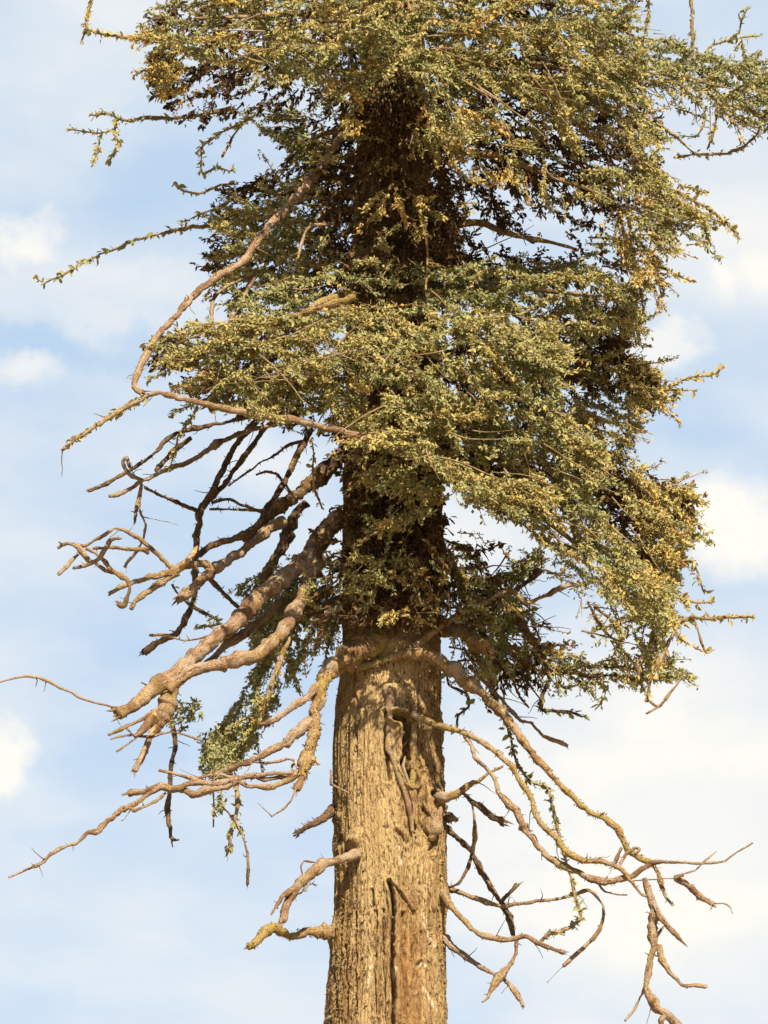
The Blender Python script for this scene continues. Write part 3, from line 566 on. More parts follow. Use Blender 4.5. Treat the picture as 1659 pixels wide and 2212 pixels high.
# stubs and bent branches on the bare trunk
B('s1', 'broken_stub', [(1, 3, [(560, 240), (490, 275), (440, 320), (380, 360), (320, 390), (262, 428)])], [60, 58, 52, 48, 46], 0, -.05, mat=D, spurs=4)
B('s2', 'branch', [(1, 3, [(680, 535), (640, 565), (540, 595), (430, 622), (360, 680), (280, 755), (225, 830), (195, 900), (172, 992)])], [70, 55, 58, 74, 66, 58, 56, 58, 56], -.21, -.45, mat=T_)
B('s2b', 'twig', [(1, 3, [(305, 700), (290, 640), (315, 605), (390, 612)])], [12, 12, 13, 12], -.4, -.35, parent='s2', join='se', spurs=0)
B('s2c', 'twig', [(1, 3, [(290, 745), (200, 810), (165, 845), (125, 910), (98, 952)])], [26, 40, 36, 22, 14], -.4, -.45, parent='s2', spurs=.5)
B('s2d', 'twig', [(1, 3, [(250, 830), (300, 800), (340, 760), (378, 750)])], [7, 8, 6, 4], -.4, -.38, parent='s2', spurs=4)
B('s3', 'branch', [(1, 3, [(570, 1070), (500, 1062), (420, 1070), (330, 1062), (230, 1090), (160, 1062), (110, 1032), (60, 1060), (0, 1130)]), (0, 3, [(1612, 1155)])], [110, 85, 72, 60, 62, 62, 60, 52, 46], -.08, -.25, mat=M_MOSS, spurs=2.2)
B('s4', 'branch', [(1, 3, [(1150, 200), (1200, 190), (1250, 188), (1320, 150), (1400, 102), (1430, 95), (1500, 40), (1600, -10)])], [62, 54, 46, 42, 34, 18, 15, 14], -.15, -.22, mat=M_MOSS, spurs=1)
B('s4b', 'branch', [(1, 3, [(1340, 160), (1420, 230), (1500, 292), (1600, 355)])], [36, 42, 44, 50], -.2, -.2, parent='s4', mat=D, spurs=3)
B('s5', 'broken_stub', [(1, 3, [(1130, 470), (1160, 390), (1195, 270), (1200, 255)])], [50, 95, 60, 16], -.155, -.14, mat=T_, spurs=0)
B('s6', 'broken_stub', [(1, 3, [(1200, 315), (1260, 325), (1300, 335)])], [60, 55, 30], -.05, -.05, mat=M_MOSS, spurs=3)
# right, low bare branches
B('r1', 'branch', [(1, 3, [(1190, 350), (1300, 450), (1400, 550), (1450, 650), (1520, 770), (1590, 870), (1640, 970), (1665, 1080)])], [50, 42, 40, 40, 38, 40, 34], .02, -.1, mat=D, spurs=.8)
B('r1b', 'twig', [(1, 3, [(1398, 225), (1420, 350), (1420, 440), (1400, 550)])], [18, 20, 32, 26], -.1, 0, parent='r1', join='e', spurs=.4)
B('r1c', 'twig', [(1, 3, [(1400, 560), (1370, 650), (1320, 740), (1215, 790)])], [28, 26, 24, 22], -.1, 0, parent='r1', mat=D, spurs=.5)
B('r1d', 'twig', [(1, 3, [(1590, 870), (1650, 800)]), (2, 3, [(35, 755)])], [30, 30, 36], 0, -.1, parent='r1', mat=D, spurs=.5)
B('r2', 'branch', [(1, 3, [(1200, 775), (1300, 800), (1420, 842), (1500, 875), (1580, 892), (1659, 886)]), (2, 3, [(150, 865), (300, 850), (420, 820), (505, 790), (560, 850), (592, 895), (590, 980), (560, 1060), (470, 1160), (400, 1220), (335, 1282)])], [34, 34, 32, 28, 22, 22, 24, 20, 24, 28, 28, 26], .02, -.2, spurs=.4)
B('r2b', 'twig', [(2, 3, [(335, 1282), (285, 1330), (228, 1390)])], [4, 4, 8], -.2, -.2, parent='r2', spurs=0)
B('r3', 'branch', [(1, 3, [(1150, 780), (1200, 810), (1245, 875), (1320, 962), (1400, 1042), (1480, 1092), (1580, 1112), (1659, 1108)]), (2, 3, [(100, 1092), (180, 1142), (260, 1170), (338, 1195)])], [50, 46, 42, 40, 38, 34, 36, 34, 28], -.1, -.35, spurs=.8)
B('r3b', 'twig', [(2, 3, [(30, 1110), (25, 1200), (0, 1260), (-30, 1290), (-70, 1340), (-120, 1400), (-150, 1480), (-195, 1518)])], [34, 34, 32, 40, 60, 54, 34, 12], -.2, -.3, parent='r3', spurs=.6)
B('r3c', 'leafy_twig', [(2, 3, [(180, 1135), (230, 1080), (300, 1062), (380, 1030), (445, 975), (432, 900), (410, 830), (390, 730), (360, 640), (340, 550), (310, 450), (280, 330), (255, 220), (235, 140), (160, 100)])], [26, 24, 22, 20, 18, 18, 18, 16], -.3, -.15, parent='r3', leaf=.34, lsz=13, tint=.2)
B('r4', 'branch', [(1, 3, [(1190, 1060), (1225, 1100), (1270, 1162), (1350, 1220), (1450, 1290), (1560, 1350), (1630, 1390), (1659, 1415)]), (2, 3, [(40, 1480), (72, 1545)])], [70, 50, 34, 30, 30, 32, 30], -.05, -.3, spurs=.5)
B('r5', 'branch', [(1, 2, [(900, 1270), (1010, 1310), (1100, 1352), (1200, 1390), (1300, 1412), (1380, 1440), (1480, 1500), (1580, 1580), (1655, 1650)]), (2, 3, [(60, 90), (118, 180), (140, 260), (180, 350), (240, 420), (300, 470), (360, 545), (440, 592), (540, 602), (640, 622), (710, 660), (745, 705), (785, 750), (840, 820), (890, 835)])], [56, 46, 42, 42, 38, 36, 36, 40, 42, 46, 44, 36, 28, 22], -.2, -.5, mat=M_MOSS, spurs=.8)
B('r5b', 'branch', [(1, 2, [(1330, 1415), (1400, 1520), (1415, 1590), (1480, 1650)]), (1, 3, [(1545, 60), (1570, 150), (1640, 230)]), (2, 3, [(20, 270), (80, 375), (140, 465), (200, 545), (300, 620), (400, 665), (520, 720), (620, 732), (760, 708), (860, 645), (920, 610)])], [28, 28, 28, 40, 50, 46, 44, 46, 55, 40, 30], -.25, -.5, parent='r5', join='s', spurs=1.6)
B('r5c', 'twig', [(2, 3, [(890, 610), (1050, 610), (1220, 620), (1370, 605), (1460, 545), (1560, 485)])], [30, 26, 24, 14, 12, 12], -.5, -.5, parent='r5b', spurs=.1)
B('r5e', 'twig', [(2, 3, [(1325, 540), (1275, 580), (1230, 620), (1190, 662), (1110, 685), (1050, 715), (940, 720), (800, 730)])], [6, 14, 10, 12, 12, 8, 10, 10], -.5, -.5, parent='r5b', join='e', spurs=.1)
B('r5d', 'branch', [(2, 3, [(1110, 690), (1062, 715), (1140, 755), (1220, 830), (1305, 885)])], [30, 55, 44, 40, 36], -.5, -.5, parent='r5e', spurs=1.4)
B('r5f', 'twig', [(2, 3, [(1300, 880), (1380, 880), (1415, 905), (1430, 945)])], [12, 10, 8, 6], -.5, -.5, parent='r5d', spurs=0)
B('r5g', 'twig', [(2, 3, [(650, 640), (690, 560), (710, 515)])], [26, 28, 22], -.5, -.5, parent='r5', spurs=2)
B('r5h', 'twig', [(2, 3, [(690, 640), (740, 560), (790, 520), (825, 530), (800, 560)])], [26, 24, 22, 26, 20], -.5, -.5, parent='r5', spurs=1)
B('r5i', 'twig', [(2, 3, [(560, 750), (600, 800), (680, 820), (745, 822)])], [16, 14, 14, 10], -.5, -.5, parent='r5b', spurs=.3)
B('r6', 'branch', [(1, 2, [(640, 1010), (690, 1000), (800, 972), (900, 935), (1010, 912), (1100, 925), (1200, 972), (1280, 1030), (1380, 1110), (1480, 1192), (1580, 1285), (1650, 1380)]), (2, 2, [(60, 1470), (130, 1570), (220, 1655)]), (2, 3, [(280, 70), (340, 140), (420, 220), (500, 290), (600, 322), (680, 390), (720, 470), (762, 542), (830, 582), (900, 622), (950, 682), (970, 770), (1000, 840), (1042, 892)])],
  [40, 56, 68, 82, 88, 74, 64, 54, 46, 42, 40, 40, 38, 36, 30, 16], -.20, -.45, mat=M_MOSS, spurs=1)
B('r7', 'branch', [(2, 3, [(858, 715), (890, 820), (922, 920), (915, 1020), (922, 1140), (900, 1225), (885, 1320), (868, 1420), (900, 1490), (950, 1560), (1000, 1600), (1070, 1665), (1110, 1740)])], [34, 60, 66, 56, 62, 50, 44, 30, 66, 60, 56, 60], -.5, -.5, parent='r5', spurs=.6)
B('r7b', 'twig', [(2, 3, [(910, 850), (960, 960), (1020, 1040), (1080, 1100), (1140, 1162)])], [44, 42, 40, 30, 6], -.5, -.5, parent='r7', spurs=.2)
B('r7c', 'twig', [(2, 3, [(950, 1150), (980, 1260), (1040, 1340), (1110, 1412), (1180, 1412), (1252, 1415)])], [40, 34, 34, 26, 32, 30], -.5, -.5, parent='r7', spurs=.3)
B('r7d', 'twig', [(2, 3, [(862, 1415), (830, 1490), (790, 1570), (735, 1638)])], [26, 20, 22, 20], -.5, -.5, parent='r7', spurs=.1)
B('r7e', 'twig', [(2, 3, [(1000, 1590), (965, 1640), (975, 1730)])], [50, 40, 40], -.5, -.5, parent='r7', spurs=.2)
B('r7f', 'twig', [(2, 3, [(930, 1100), (985, 1025)])], [22, 14], -.5, -.5, parent='r7', join='s', spurs=0)
B('r8', 'broken_stub', [(1, 2, [(1180, 730), (1280, 765), (1370, 812), (1450, 860), (1505, 885)])], [95, 92, 90, 86, 70], -.05, -.25, mat=M_MOSS, spurs=3)
B('r9', 'branch', [(1, 2, [(1020, 875), (1120, 800), (1250, 710), (1350, 640), (1500, 570), (1640, 500)]), (2, 2, [(100, 590), (200, 550), (300, 500), (400, 470)])], [46, 42, 38, 32, 36, 40, 34, 36, 34], -.24, -.2, mat=M_TWIG, spurs=1.5)
B('r9b', 'branch', [(1, 2, [(1290, 790), (1390, 705), (1500, 625), (1659, 520)]), (2, 2, [(100, 450), (180, 380)])], [40, 36, 34, 40, 50], -.05, .0, mat=D, spurs=2)
B('k1', 'leafy_twig', [(2, 2, [(1085, 700), (1055, 770), (1000, 880), (950, 980), (900, 1080), (872, 1230)])], [22, 26, 26, 26, 25, 26], -.5, -.5, mat=M_TWIG, spurs=1, leaf=.22, tint=.6)
B('k1b', 'twig', [(2, 2, [(885, 1220), (950, 1262), (1020, 1180), (1085, 1095), (1110, 1010)])], [18, 18, 16, 14, 10], -.5, -.5, parent='k1', spurs=.3)
B('k1c', 'twig', [(2, 2, [(950, 1262), (870, 1308)])], [16, 12], -.5, -.5, parent='k1', join='', spurs=0)
B('k2', 'leafy_twig', [(2, 2, [(170, 1040), (350, 1035), (500, 1062), (650, 1062), (800, 1082), (1000, 1070), (1172, 1080)])], [34, 30, 26, 24, 18, 14], .2, .1, mat=D, leaf=.75, lsz=14, tint=.25)
B('k2b', 'leafy_twig', [(2, 2, [(240, 1030), (420, 1000), (600, 1000), (760, 1010), (850, 1060)])], [20, 20, 20, 14], .25, .15, mat=D, leaf=.6, lsz=14, tint=.2)
B('k2c', 'leafy_twig', [(2, 2, [(290, 1090), (340, 1140), (450, 1115), (620, 1100)])], [16, 16, 14, 12], .2, .2, mat=D, leaf=.35, lsz=13, tint=.15)
B('k3', 'branch', [(2, 2, [(490, 580), (560, 720), (660, 830), (740, 920), (790, 980)])], [24, 24, 22, 22, 18], -.2, .1, mat=M_TWIG, spurs=2)
B('k3b', 'branch', [(2, 2, [(530, 610), (640, 700), (690, 790), (680, 850)])], [20, 18, 20, 16], 0, .1, mat=D, spurs=2)
B('k3c', 'leafy_twig', [(2, 2, [(490, 790), (600, 750), (740, 712), (820, 690)])], [14, 16, 16, 14], 0, 0, mat=D, leaf=.1, tint=.2)
B('k4', 'leafy_twig', [(2, 2, [(1030, 745), (1150, 690), (1300, 692), (1400, 680), (1560, 680)])], [24, 24, 24, 22, 14], -.4, -.4, mat=M_TWIG, leaf=.35, lsz=15, tint=.55)
B('k4b', 'twig', [(2, 2, [(1190, 715), (1220, 820), (1260, 912), (1312, 892)])], [14, 14, 14, 12], -.4, -.4, parent='k4', mat=M_TWIG)
B('k4c', 'leafy_twig', [(2, 2, [(1060, 790), (1150, 860), (1260, 912)])], [12, 12, 12], -.4, -.4, mat=M_TWIG, leaf=.25, lsz=14, tint=.8)
B('k4d', 'leafy_twig', [(2, 2, [(1060, 310), (1180, 330), (1210, 430), (1242, 515)])], [14, 14, 14, 16], 0, 0, mat=M_TWIG, leaf=.25, tint=.5)
B('k4e', 'leafy_twig', [(2, 2, [(1000, 540), (1100, 560), (1200, 590), (1312, 580)])], [14, 14, 14, 16], -.3, -.3, mat=M_TWIG, leaf=.3, tint=.5)
B('k5', 'leafy_twig', [(1, 2, [(1500, 500)]), (2, 2, [(0, 640), (100, 790), (170, 900), (215, 1000), (235, 1090), (200, 1180), (190, 1275), (260, 1292), (380, 1297), (458, 1328)])], [80, 80, 70, 50, 36, 30, 26, 22, 20], .1, .1, mat=D, leaf=.3, tint=.2)
B('k5b', 'branch', [(1, 2, [(1380, 1000), (1560, 1180)]), (2, 2, [(0, 1295), (60, 1350), (130, 1372), (200, 1450), (290, 1485), (362, 1518)])], [30, 30, 28, 28, 28, 24], .0, -.1, spurs=1)
B('k5c', 'leafy_twig', [(2, 2, [(622, 1120), (590, 1220), (535, 1285)])], [10, 10, 9], .1, .1, mat=M_TWIG, leaf=.2, tint=.3)
B('k5d', 'branch', [(2, 2, [(10, 1090), (40, 1180), (110, 1270)])], [18, 18, 12], .2, .2, mat=D, spurs=1.5)
B('k5e', 'branch', [(2, 2, [(60, 1030), (120, 1130), (190, 1220)])], [22, 20, 14], .2, .2, mat=D, spurs=1.5)
B('k6', 'leafy_twig', [(1, 2, [(1250, 240), (1310, 400), (1360, 520), (1385, 640)])], [22, 24, 22, 16], -.1, -.2, mat=M_TWIG, leaf=.22, tint=.6)
B('k7', 'leafy_twig', [(1, 2, [(1520, 1080), (1580, 1280), (1640, 1420)]), (2, 2, [(0, 1520), (40, 1640)]), (2, 3, [(90, 60), (160, 110)])], [24, 24, 22, 18, 16], .0, -.1, mat=D, leaf=.3, lsz=15, tint=.15)
B('k8', 'leafy_twig', [(1, 2, [(1230, 1000), (1250, 1120), (1360, 1180), (1380, 1260), (1310, 1320), (1300, 1400)])], [14, 14, 18, 20, 18, 16], .1, .05, mat=D, leaf=.12, tint=.15)
# tips that leave the crown
def tip(key, runs, dia, d, leaf=.32, tint=.45, lsz=12.5, mat=M_TWIG): B(key, 'leafy_twig', runs, dia, d, d * .9, mat=mat, leaf=leaf, tint=tint, lsz=lsz)
tip('t1', [(0, 0, [(1200, 300), (1000, 270), (860, 250), (740, 230), (640, 215), (560, 190), (570, 120), (585, 25)])], [26, 24, 22, 20, 20, 22, 16], -.2, .42, .6)
tip('t1b', [(0, 0, [(560, 190), (530, 262)])], [14, 10], -.2, .4, .5)
tip('t2', [(1, 0, [(-150, 700)]), (0, 0, [(1380, 730), (1250, 752), (1100, 772), (950, 765), (850, 780), (760, 768), (700, 735), (600, 748)])], [36, 34, 30, 26, 22, 18, 14], .1, .36, .35)
tip('t2b', [(0, 0, [(760, 780), (740, 860), (765, 920), (740, 990), (705, 1055)])], [18, 16, 14, 12], .1, .36, .5)
tip('t2c', [(0, 0, [(745, 835), (650, 862), (560, 855), (440, 835)])], [16, 14, 12, 14], .1, .22, .5)
tip('t2d', [(0, 0, [(650, 870), (640, 950), (605, 1055)])], [10, 10, 10], .1, .4, .5)
tip('t3', [(0, 0, [(1130, 1185), (1180, 1232), (1260, 1252), (1340, 1240), (1420, 1200), (1540, 1190)])], [24, 20, 20, 18, 18], .3, .1, .2)
tip('t4', [(1, 0, [(120, 1400)]), (0, 0, [(1640, 1420), (1500, 1445), (1300, 1465), (1150, 1490), (1000, 1520), (900, 1550), (800, 1592), (650, 1645)]), (0, 1, [(500, 70), (400, 130), (330, 155), (285, 175), (240, 145)])], [40, 36, 30, 26, 22, 20, 18, 16, 12], .2, .26, .25, 17)
tip('t4b', [(0, 0, [(1500, 1290), (1400, 1350), (1300, 1390), (1180, 1440)])], [20, 18, 14, 12], .2, .2, .2)
tip('t5', [(0, 0, [(1180, 440), (1060, 500), (950, 562)])], [22, 28, 32], -.1, .05, .5)
tip('t5b', [(0, 0, [(1150, 380), (1040, 425), (940, 455), (865, 492)])], [16, 16, 14, 12], -.1, .45, .6)
tip('t5c', [(0, 0, [(1250, 540), (1110, 590), (980, 635)])], [16, 14, 10], 0, .4, .3)
tip('t6', [(0, 0, [(1659, 740), (1560, 800), (1450, 850), (1330, 930), (1270, 1000)])], [22, 22, 20, 14], -.3, .5, .65)
tip('t6b', [(0, 0, [(1560, 810), (1500, 900), (1440, 1015)])], [18, 18, 16], 0, .03, .3)
tip('t6c', [(0, 0, [(1310, 960), (1300, 1080), (1320, 1120), (1400, 1090), (1500, 1110)])], [12, 12, 14, 14, 12], -.1, .3, .35)
tip('t7', [(2, 0, [(1150, -40), (1170, 100), (1165, 200), (1182, 390)])], [24, 26, 26, 26], .0, .1, .4)
tip('t7b', [(2, 0, [(885, -40), (880, 130), (860, 220)])], [16, 16, 14], .0, .3, .35)
tip('t8', [(2, 0, [(1250, 340), (1300, 290), (1400, 260), (1470, 210), (1490, 130), (1522, 60)])], [18, 16, 16, 14, 12], .0, .3, .4, 19)
tip('t8b', [(2, 0, [(1480, 245), (1540, 238), (1610, 232)])], [12, 12, 10], 0, .3, .4)
tip('t8c', [(2, 0, [(1440, 330), (1490, 270), (1520, 370), (1600, 340)])], [12, 12, 10, 8], 0, .25, .4)
tip('t9', [(2, 0, [(880, 720), (990, 830), (1060, 880), (1130, 950), (1190, 1002)])], [20, 18, 22, 20, 16], .1, .1, .3)
tip('t9b', [(2, 0, [(1050, 1022), (1200, 1000), (1280, 1000), (1400, 992), (1500, 950), (1580, 880), (1610, 820)])], [16, 20, 24, 20, 18, 16], .1, .22, .5)
tip('t9c', [(2, 0, [(1340, 690), (1310, 850), (1270, 960)])], [16, 16, 16], .1, .25, .5)
tip('t9d', [(2, 0, [(1060, 700), (1250, 770), (1200, 880), (1090, 880)])], [14, 14, 12, 10], .1, .25, .4)
tip('t9e', [(2, 0, [(700, 820), (850, 740), (1000, 700)])], [16, 14, 14], 0, .3, .5)
tip('t10', [(2, 0, [(800, 1130), (940, 1190), (1100, 1260), (1250, 1340), (1380, 1430), (1478, 1552)])], [24, 24, 22, 20, 18, 14], -.4, .4, .6)
tip('t10b', [(2, 0, [(1080, 1200), (1180, 1225), (1260, 1250)])], [14, 14, 12], -.3, .4, .55)
tip('t10c', [(2, 0, [(900, 1300), (1100, 1400), (1220, 1430), (1290, 1590)])], [16, 16, 14, 10], -.4, .5, .6)
tip('t10d', [(2, 0, [(1240, 1430), (1350, 1440)])], [10, 10], -.4, .35, .5)
tip('t11', [(2, 0, [(800, 1560)]), (2, 1, [(880, 60), (980, 82), (1080, 132), (1155, 165)])], [16, 16, 16, 14, 12], -.3, .3, .65)
tip('t11b', [(2, 1, [(860, 90), (920, 200), (950, 280), (960, 350), (870, 420), (790, 465)])], [14, 14, 14, 14, 12], -.3, .2, .6)
tip('t11c', [(2, 1, [(790, 120), (840, 250), (850, 350), (820, 460), (830, 550)])], [12, 12, 10, 10], -.3, .3, .5)
tip('t12', [(2, 1, [(700, 850), (850, 850), (1000, 870), (1100, 805), (1200, 782), (1300, 770), (1375, 718)])], [20, 18, 16, 16, 14, 10], .0, .32, .65)
tip('t12b', [(2, 1, [(960, 860), (1060, 870), (1190, 872)])], [14, 12, 10], .0, .3, .65)
tip('t12c', [(2, 1, [(820, 900), (900, 930), (1000, 920), (1060, 900), (1040, 970)])], [12, 12, 12, 10], .0, .35, .6)
tip('t13', [(2, 1, [(640, 960), (690, 1090), (745, 1175)])], [12, 12, 10], .0, .05, .5)
tip('t13b', [(2, 1, [(760, 960), (760, 1100), (790, 1200)])], [12, 12, 10], .0, .3, .5)
tip('t13c', [(2, 1, [(650, 740), (760, 700), (870, 700)])], [12, 12, 10], .0, .4, .65)
tip('t14', [(0, 1, [(1300, 720), (1200, 690), (1120, 640), (1060, 600), (1000, 610)])], [14, 14, 14, 10], -.6, .45, .4)
tip('t14b', [(0, 1, [(1150, 700), (1080, 750), (960, 800)])], [10, 10, 10], -.6, .4, .4)
tip('t14c', [(0, 1, [(1330, 780), (1220, 830), (1100, 850)])], [14, 14, 12], -.6, .5, .4)
tip('t14d', [(0, 1, [(1250, 960), (1180, 990), (1110, 1030)])], [10, 10, 10], -.6, .35, .3)
tip('t14e', [(0, 1, [(1280, 960), (1240, 1050), (1150, 1180), (1130, 1290), (1100, 1370)])], [12, 12, 10, 10], -.5, .3, .45)
tip('t15', [(1, 1, [(870, 1480), (1000, 1470), (1130, 1490), (1200, 1540), (1120, 1620)]), (1, 2, [(900, 90), (780, 125), (710, 120)])], [14, 14, 12, 12, 14, 12], -.5, .6, .55)

# ------------------------------------------------------------------ crown: leafy masses
def inside(poly, u, v):
    r = np.zeros(u.shape, bool); n = len(poly)
    for i in range(n):
        (x1, y1), (x2, y2) = poly[i], poly[(i + 1) % n]
        c = (y1 > v) != (y2 > v)
        r ^= c & (u < (x2 - x1) * (v - y1) / (y2 - y1 + 1e-12) + x1)
    return r
def sprays(poly, d0, d1, n, flow, jit, ln, tint, holes, clump, fringe, bare):
    """flat drooping sprays: a twig, its side twigs, and small leaves crowded along both"""
    poly = [(float(a), float(b)) for a, b in poly]; A = np.array(poly)
    u0, v0, u1, v1 = A[:, 0].min(), A[:, 1].min(), A[:, 0].max(), A[:, 1].max()
    g = PEND.pop() if PEND else Geo(); pos, dr, tn = [], [], []; seed = int(u0 + 3 * v0) % 997
    short = ln[1] < 100
    m_ = max(3, int(n * (.20 if short else .125) * DENS)); cnt = tries = 0; ST = 4.0
    def ok(q):
        k = inside(poly, q[:, 0], q[:, 1])
        for a, c, b, e in holes: k &= ((q[:, 0] - a) / b) ** 2 + ((q[:, 1] - c) / e) ** 2 > 1
        return k
    def line(o, d, L_, droop):
        m = max(3, int(L_ / ST)); x = np.arange(m)[:, None] * ST
        w = np.cumsum(rng.normal(0, .055, (m, 3)), 0)
        q = o + x * d + np.cumsum(w, 0) * ST * .6; q[:, 1] += droop * (x[:, 0] / L_) ** 2 * L_
        bad = np.nonzero(~ok(q))[0]
        if len(bad): m = min(m, bad[0] + int(rng.exponential(fringe)) + 1)
        return q[:m]
    def dress(q, r0, per, tt):
        p = P(q[:, 0], q[:, 1], q[:, 2] * PX)
        if len(p) < 3: return
        tube(g, p[::2] if len(p) > 5 else p, np.linspace(r0, .55, len(p[::2]) if len(p) > 5 else len(p)) * PX, 4)
        if per <= 0: return
        t = np.gradient(p, axis=0); t /= np.linalg.norm(t, axis=1)[:, None] + 1e-9
        c = int(len(p) * per); i = rng.integers(0, len(p), c)
        pos.append(p[i] + rng.normal(0, 2.2 * PX, (c, 3)) + t[i] * rng.uniform(-2, 2, (c, 1)) * PX); dr.append(t[i]); tn.append(np.full(c, tt))
    while cnt < m_ and tries < m_ * 40:
        tries += 1
        o = np.array((rng.uniform(u0, u1), rng.uniform(v0, v1), (d0 + (d1 - d0) * rng.random()) / PX))
        if not ok(o[None])[0]: continue
        if fbm(np.array(o[0] / 70.), np.array(o[1] / 28.), np.array(o[2] / 90.), 2, seed) < clump - .30: continue
        cnt += 1
        k = (o[0] - u0) / (u1 - u0 + 1e-9); fl = flow[0] if rng.random() > .15 + .7 * k else flow[1]
        if abs(flow[1] - flow[0]) < 90: fl = flow[0] + (flow[1] - flow[0]) * k
        a = math.radians(fl + rng.normal(0, jit))
        ax = np.array((math.cos(a), math.sin(a), rng.normal(-.12 if not short else 0, .36))); ax /= np.linalg.norm(ax)
        L_ = rng.uniform(*ln) * (1.35 if not short else 1.0); dp = rng.normal(.02, .12)
        tt = np.clip(tint + rng.normal(0, .14) + .22 * float(fbm(np.array(o[0] / 90.), np.array(o[1] / 60.), 0., 2, 77)), 0, 1)
        q = line(o, ax, L_, dp)
        if len(q) < 4: continue
        if rng.random() < bare * .5: dress(q, rng.uniform(1.4, 2.6), 0, tt); continue
        dress(q, rng.uniform(1.3, 2.4), 3.0, tt)
        ph = np.array((-ax[2], 0, ax[0])); ph /= np.linalg.norm(ph) + 1e-9
        for i in range(2, len(q) - 1):
            if rng.random() < .36:
                sd = 1 if rng.random() < .5 else -1; an = math.radians(rng.uniform(28, 62))
                e = ax * math.cos(an) + sd * math.sin(an) * (ph * rng.uniform(.3, 1) + np.array((0, rng.normal(.0, .42), 0))); e /= np.linalg.norm(e)
                sl = rng.uniform(.12, .34) * L_ * (1.15 - .7 * i / len(q))
                dress(line(q[i], e, max(sl, 10), rng.normal(.04, .14)), 1.1, 3.1, np.clip(tt + rng.normal(0, .08), 0, 1))
    if fringe > 3.5:                                               # wiry sprigs that fray the outline
        B_ = np.vstack([A, A[:1]]); sg = np.linalg.norm(np.diff(B_, axis=0), axis=1); c0 = A.mean(0)
        for _ in range(int(sg.sum() / 26)):
            j = rng.choice(len(sg), p=sg / sg.sum()); e = B_[j] + (B_[j + 1] - B_[j]) * rng.random()
            if e[1] < -20: continue
            k = (e[0] - u0) / (u1 - u0 + 1e-9); fl = flow[0] + (flow[1] - flow[0]) * k if abs(flow[1] - flow[0]) < 90 else (flow[0] if k < .5 else flow[1])
            a = math.radians(fl + rng.normal(0, 30)); nv = (e - c0) / (np.linalg.norm(e - c0) + 1e-9)
            d = np.array((math.cos(a) + nv[0] * .7, math.sin(a) + nv[1] * .7 + .15, rng.normal(0, .3))); d /= np.linalg.norm(d)
            o = np.array((e[0], e[1], (d0 + (d1 - d0) * rng.random()) / PX)) - d * 18; L_ = rng.uniform(30, 85); m = int(L_ / ST)
            q = o + np.arange(m)[:, None] * ST * d + np.cumsum(np.cumsum(rng.normal(0, .07, (m, 3)), 0), 0) * ST * .6
            tt = np.clip(tint + rng.normal(.08, .16), 0, 1)
            if any((((q[:, 0] - a_) / b_) ** 2 + ((q[:, 1] - c_) / e_) ** 2 < 1).any() for a_, c_, b_, e_ in holes): continue
            dress(q, rng.uniform(1.0, 1.7), rng.uniform(.5, 1.7), tt)
            if m > 10 and rng.random() < .6:
                i = rng.integers(4, m - 4); f = d + np.array((rng.normal(0, .6), rng.normal(.1, .6), rng.normal(0, .4))); f /= np.linalg.norm(f)
                dress(q[i] + np.arange(7)[:, None] * ST * f + np.cumsum(rng.normal(0, .5, (7, 3)), 0), .9, 1.4, tt)
    if not pos: PEND.append(g); return
    pos, dr, tn = np.concatenate(pos), np.concatenate(dr), np.concatenate(tn)
    leaf_batch(g, pos, dr, 7.5, tn, .07)
    NL.append(len(pos))
    return link('foliage', g, [M_TWIG, M_LEAF], root)
DENS = 1.45; PEND = []
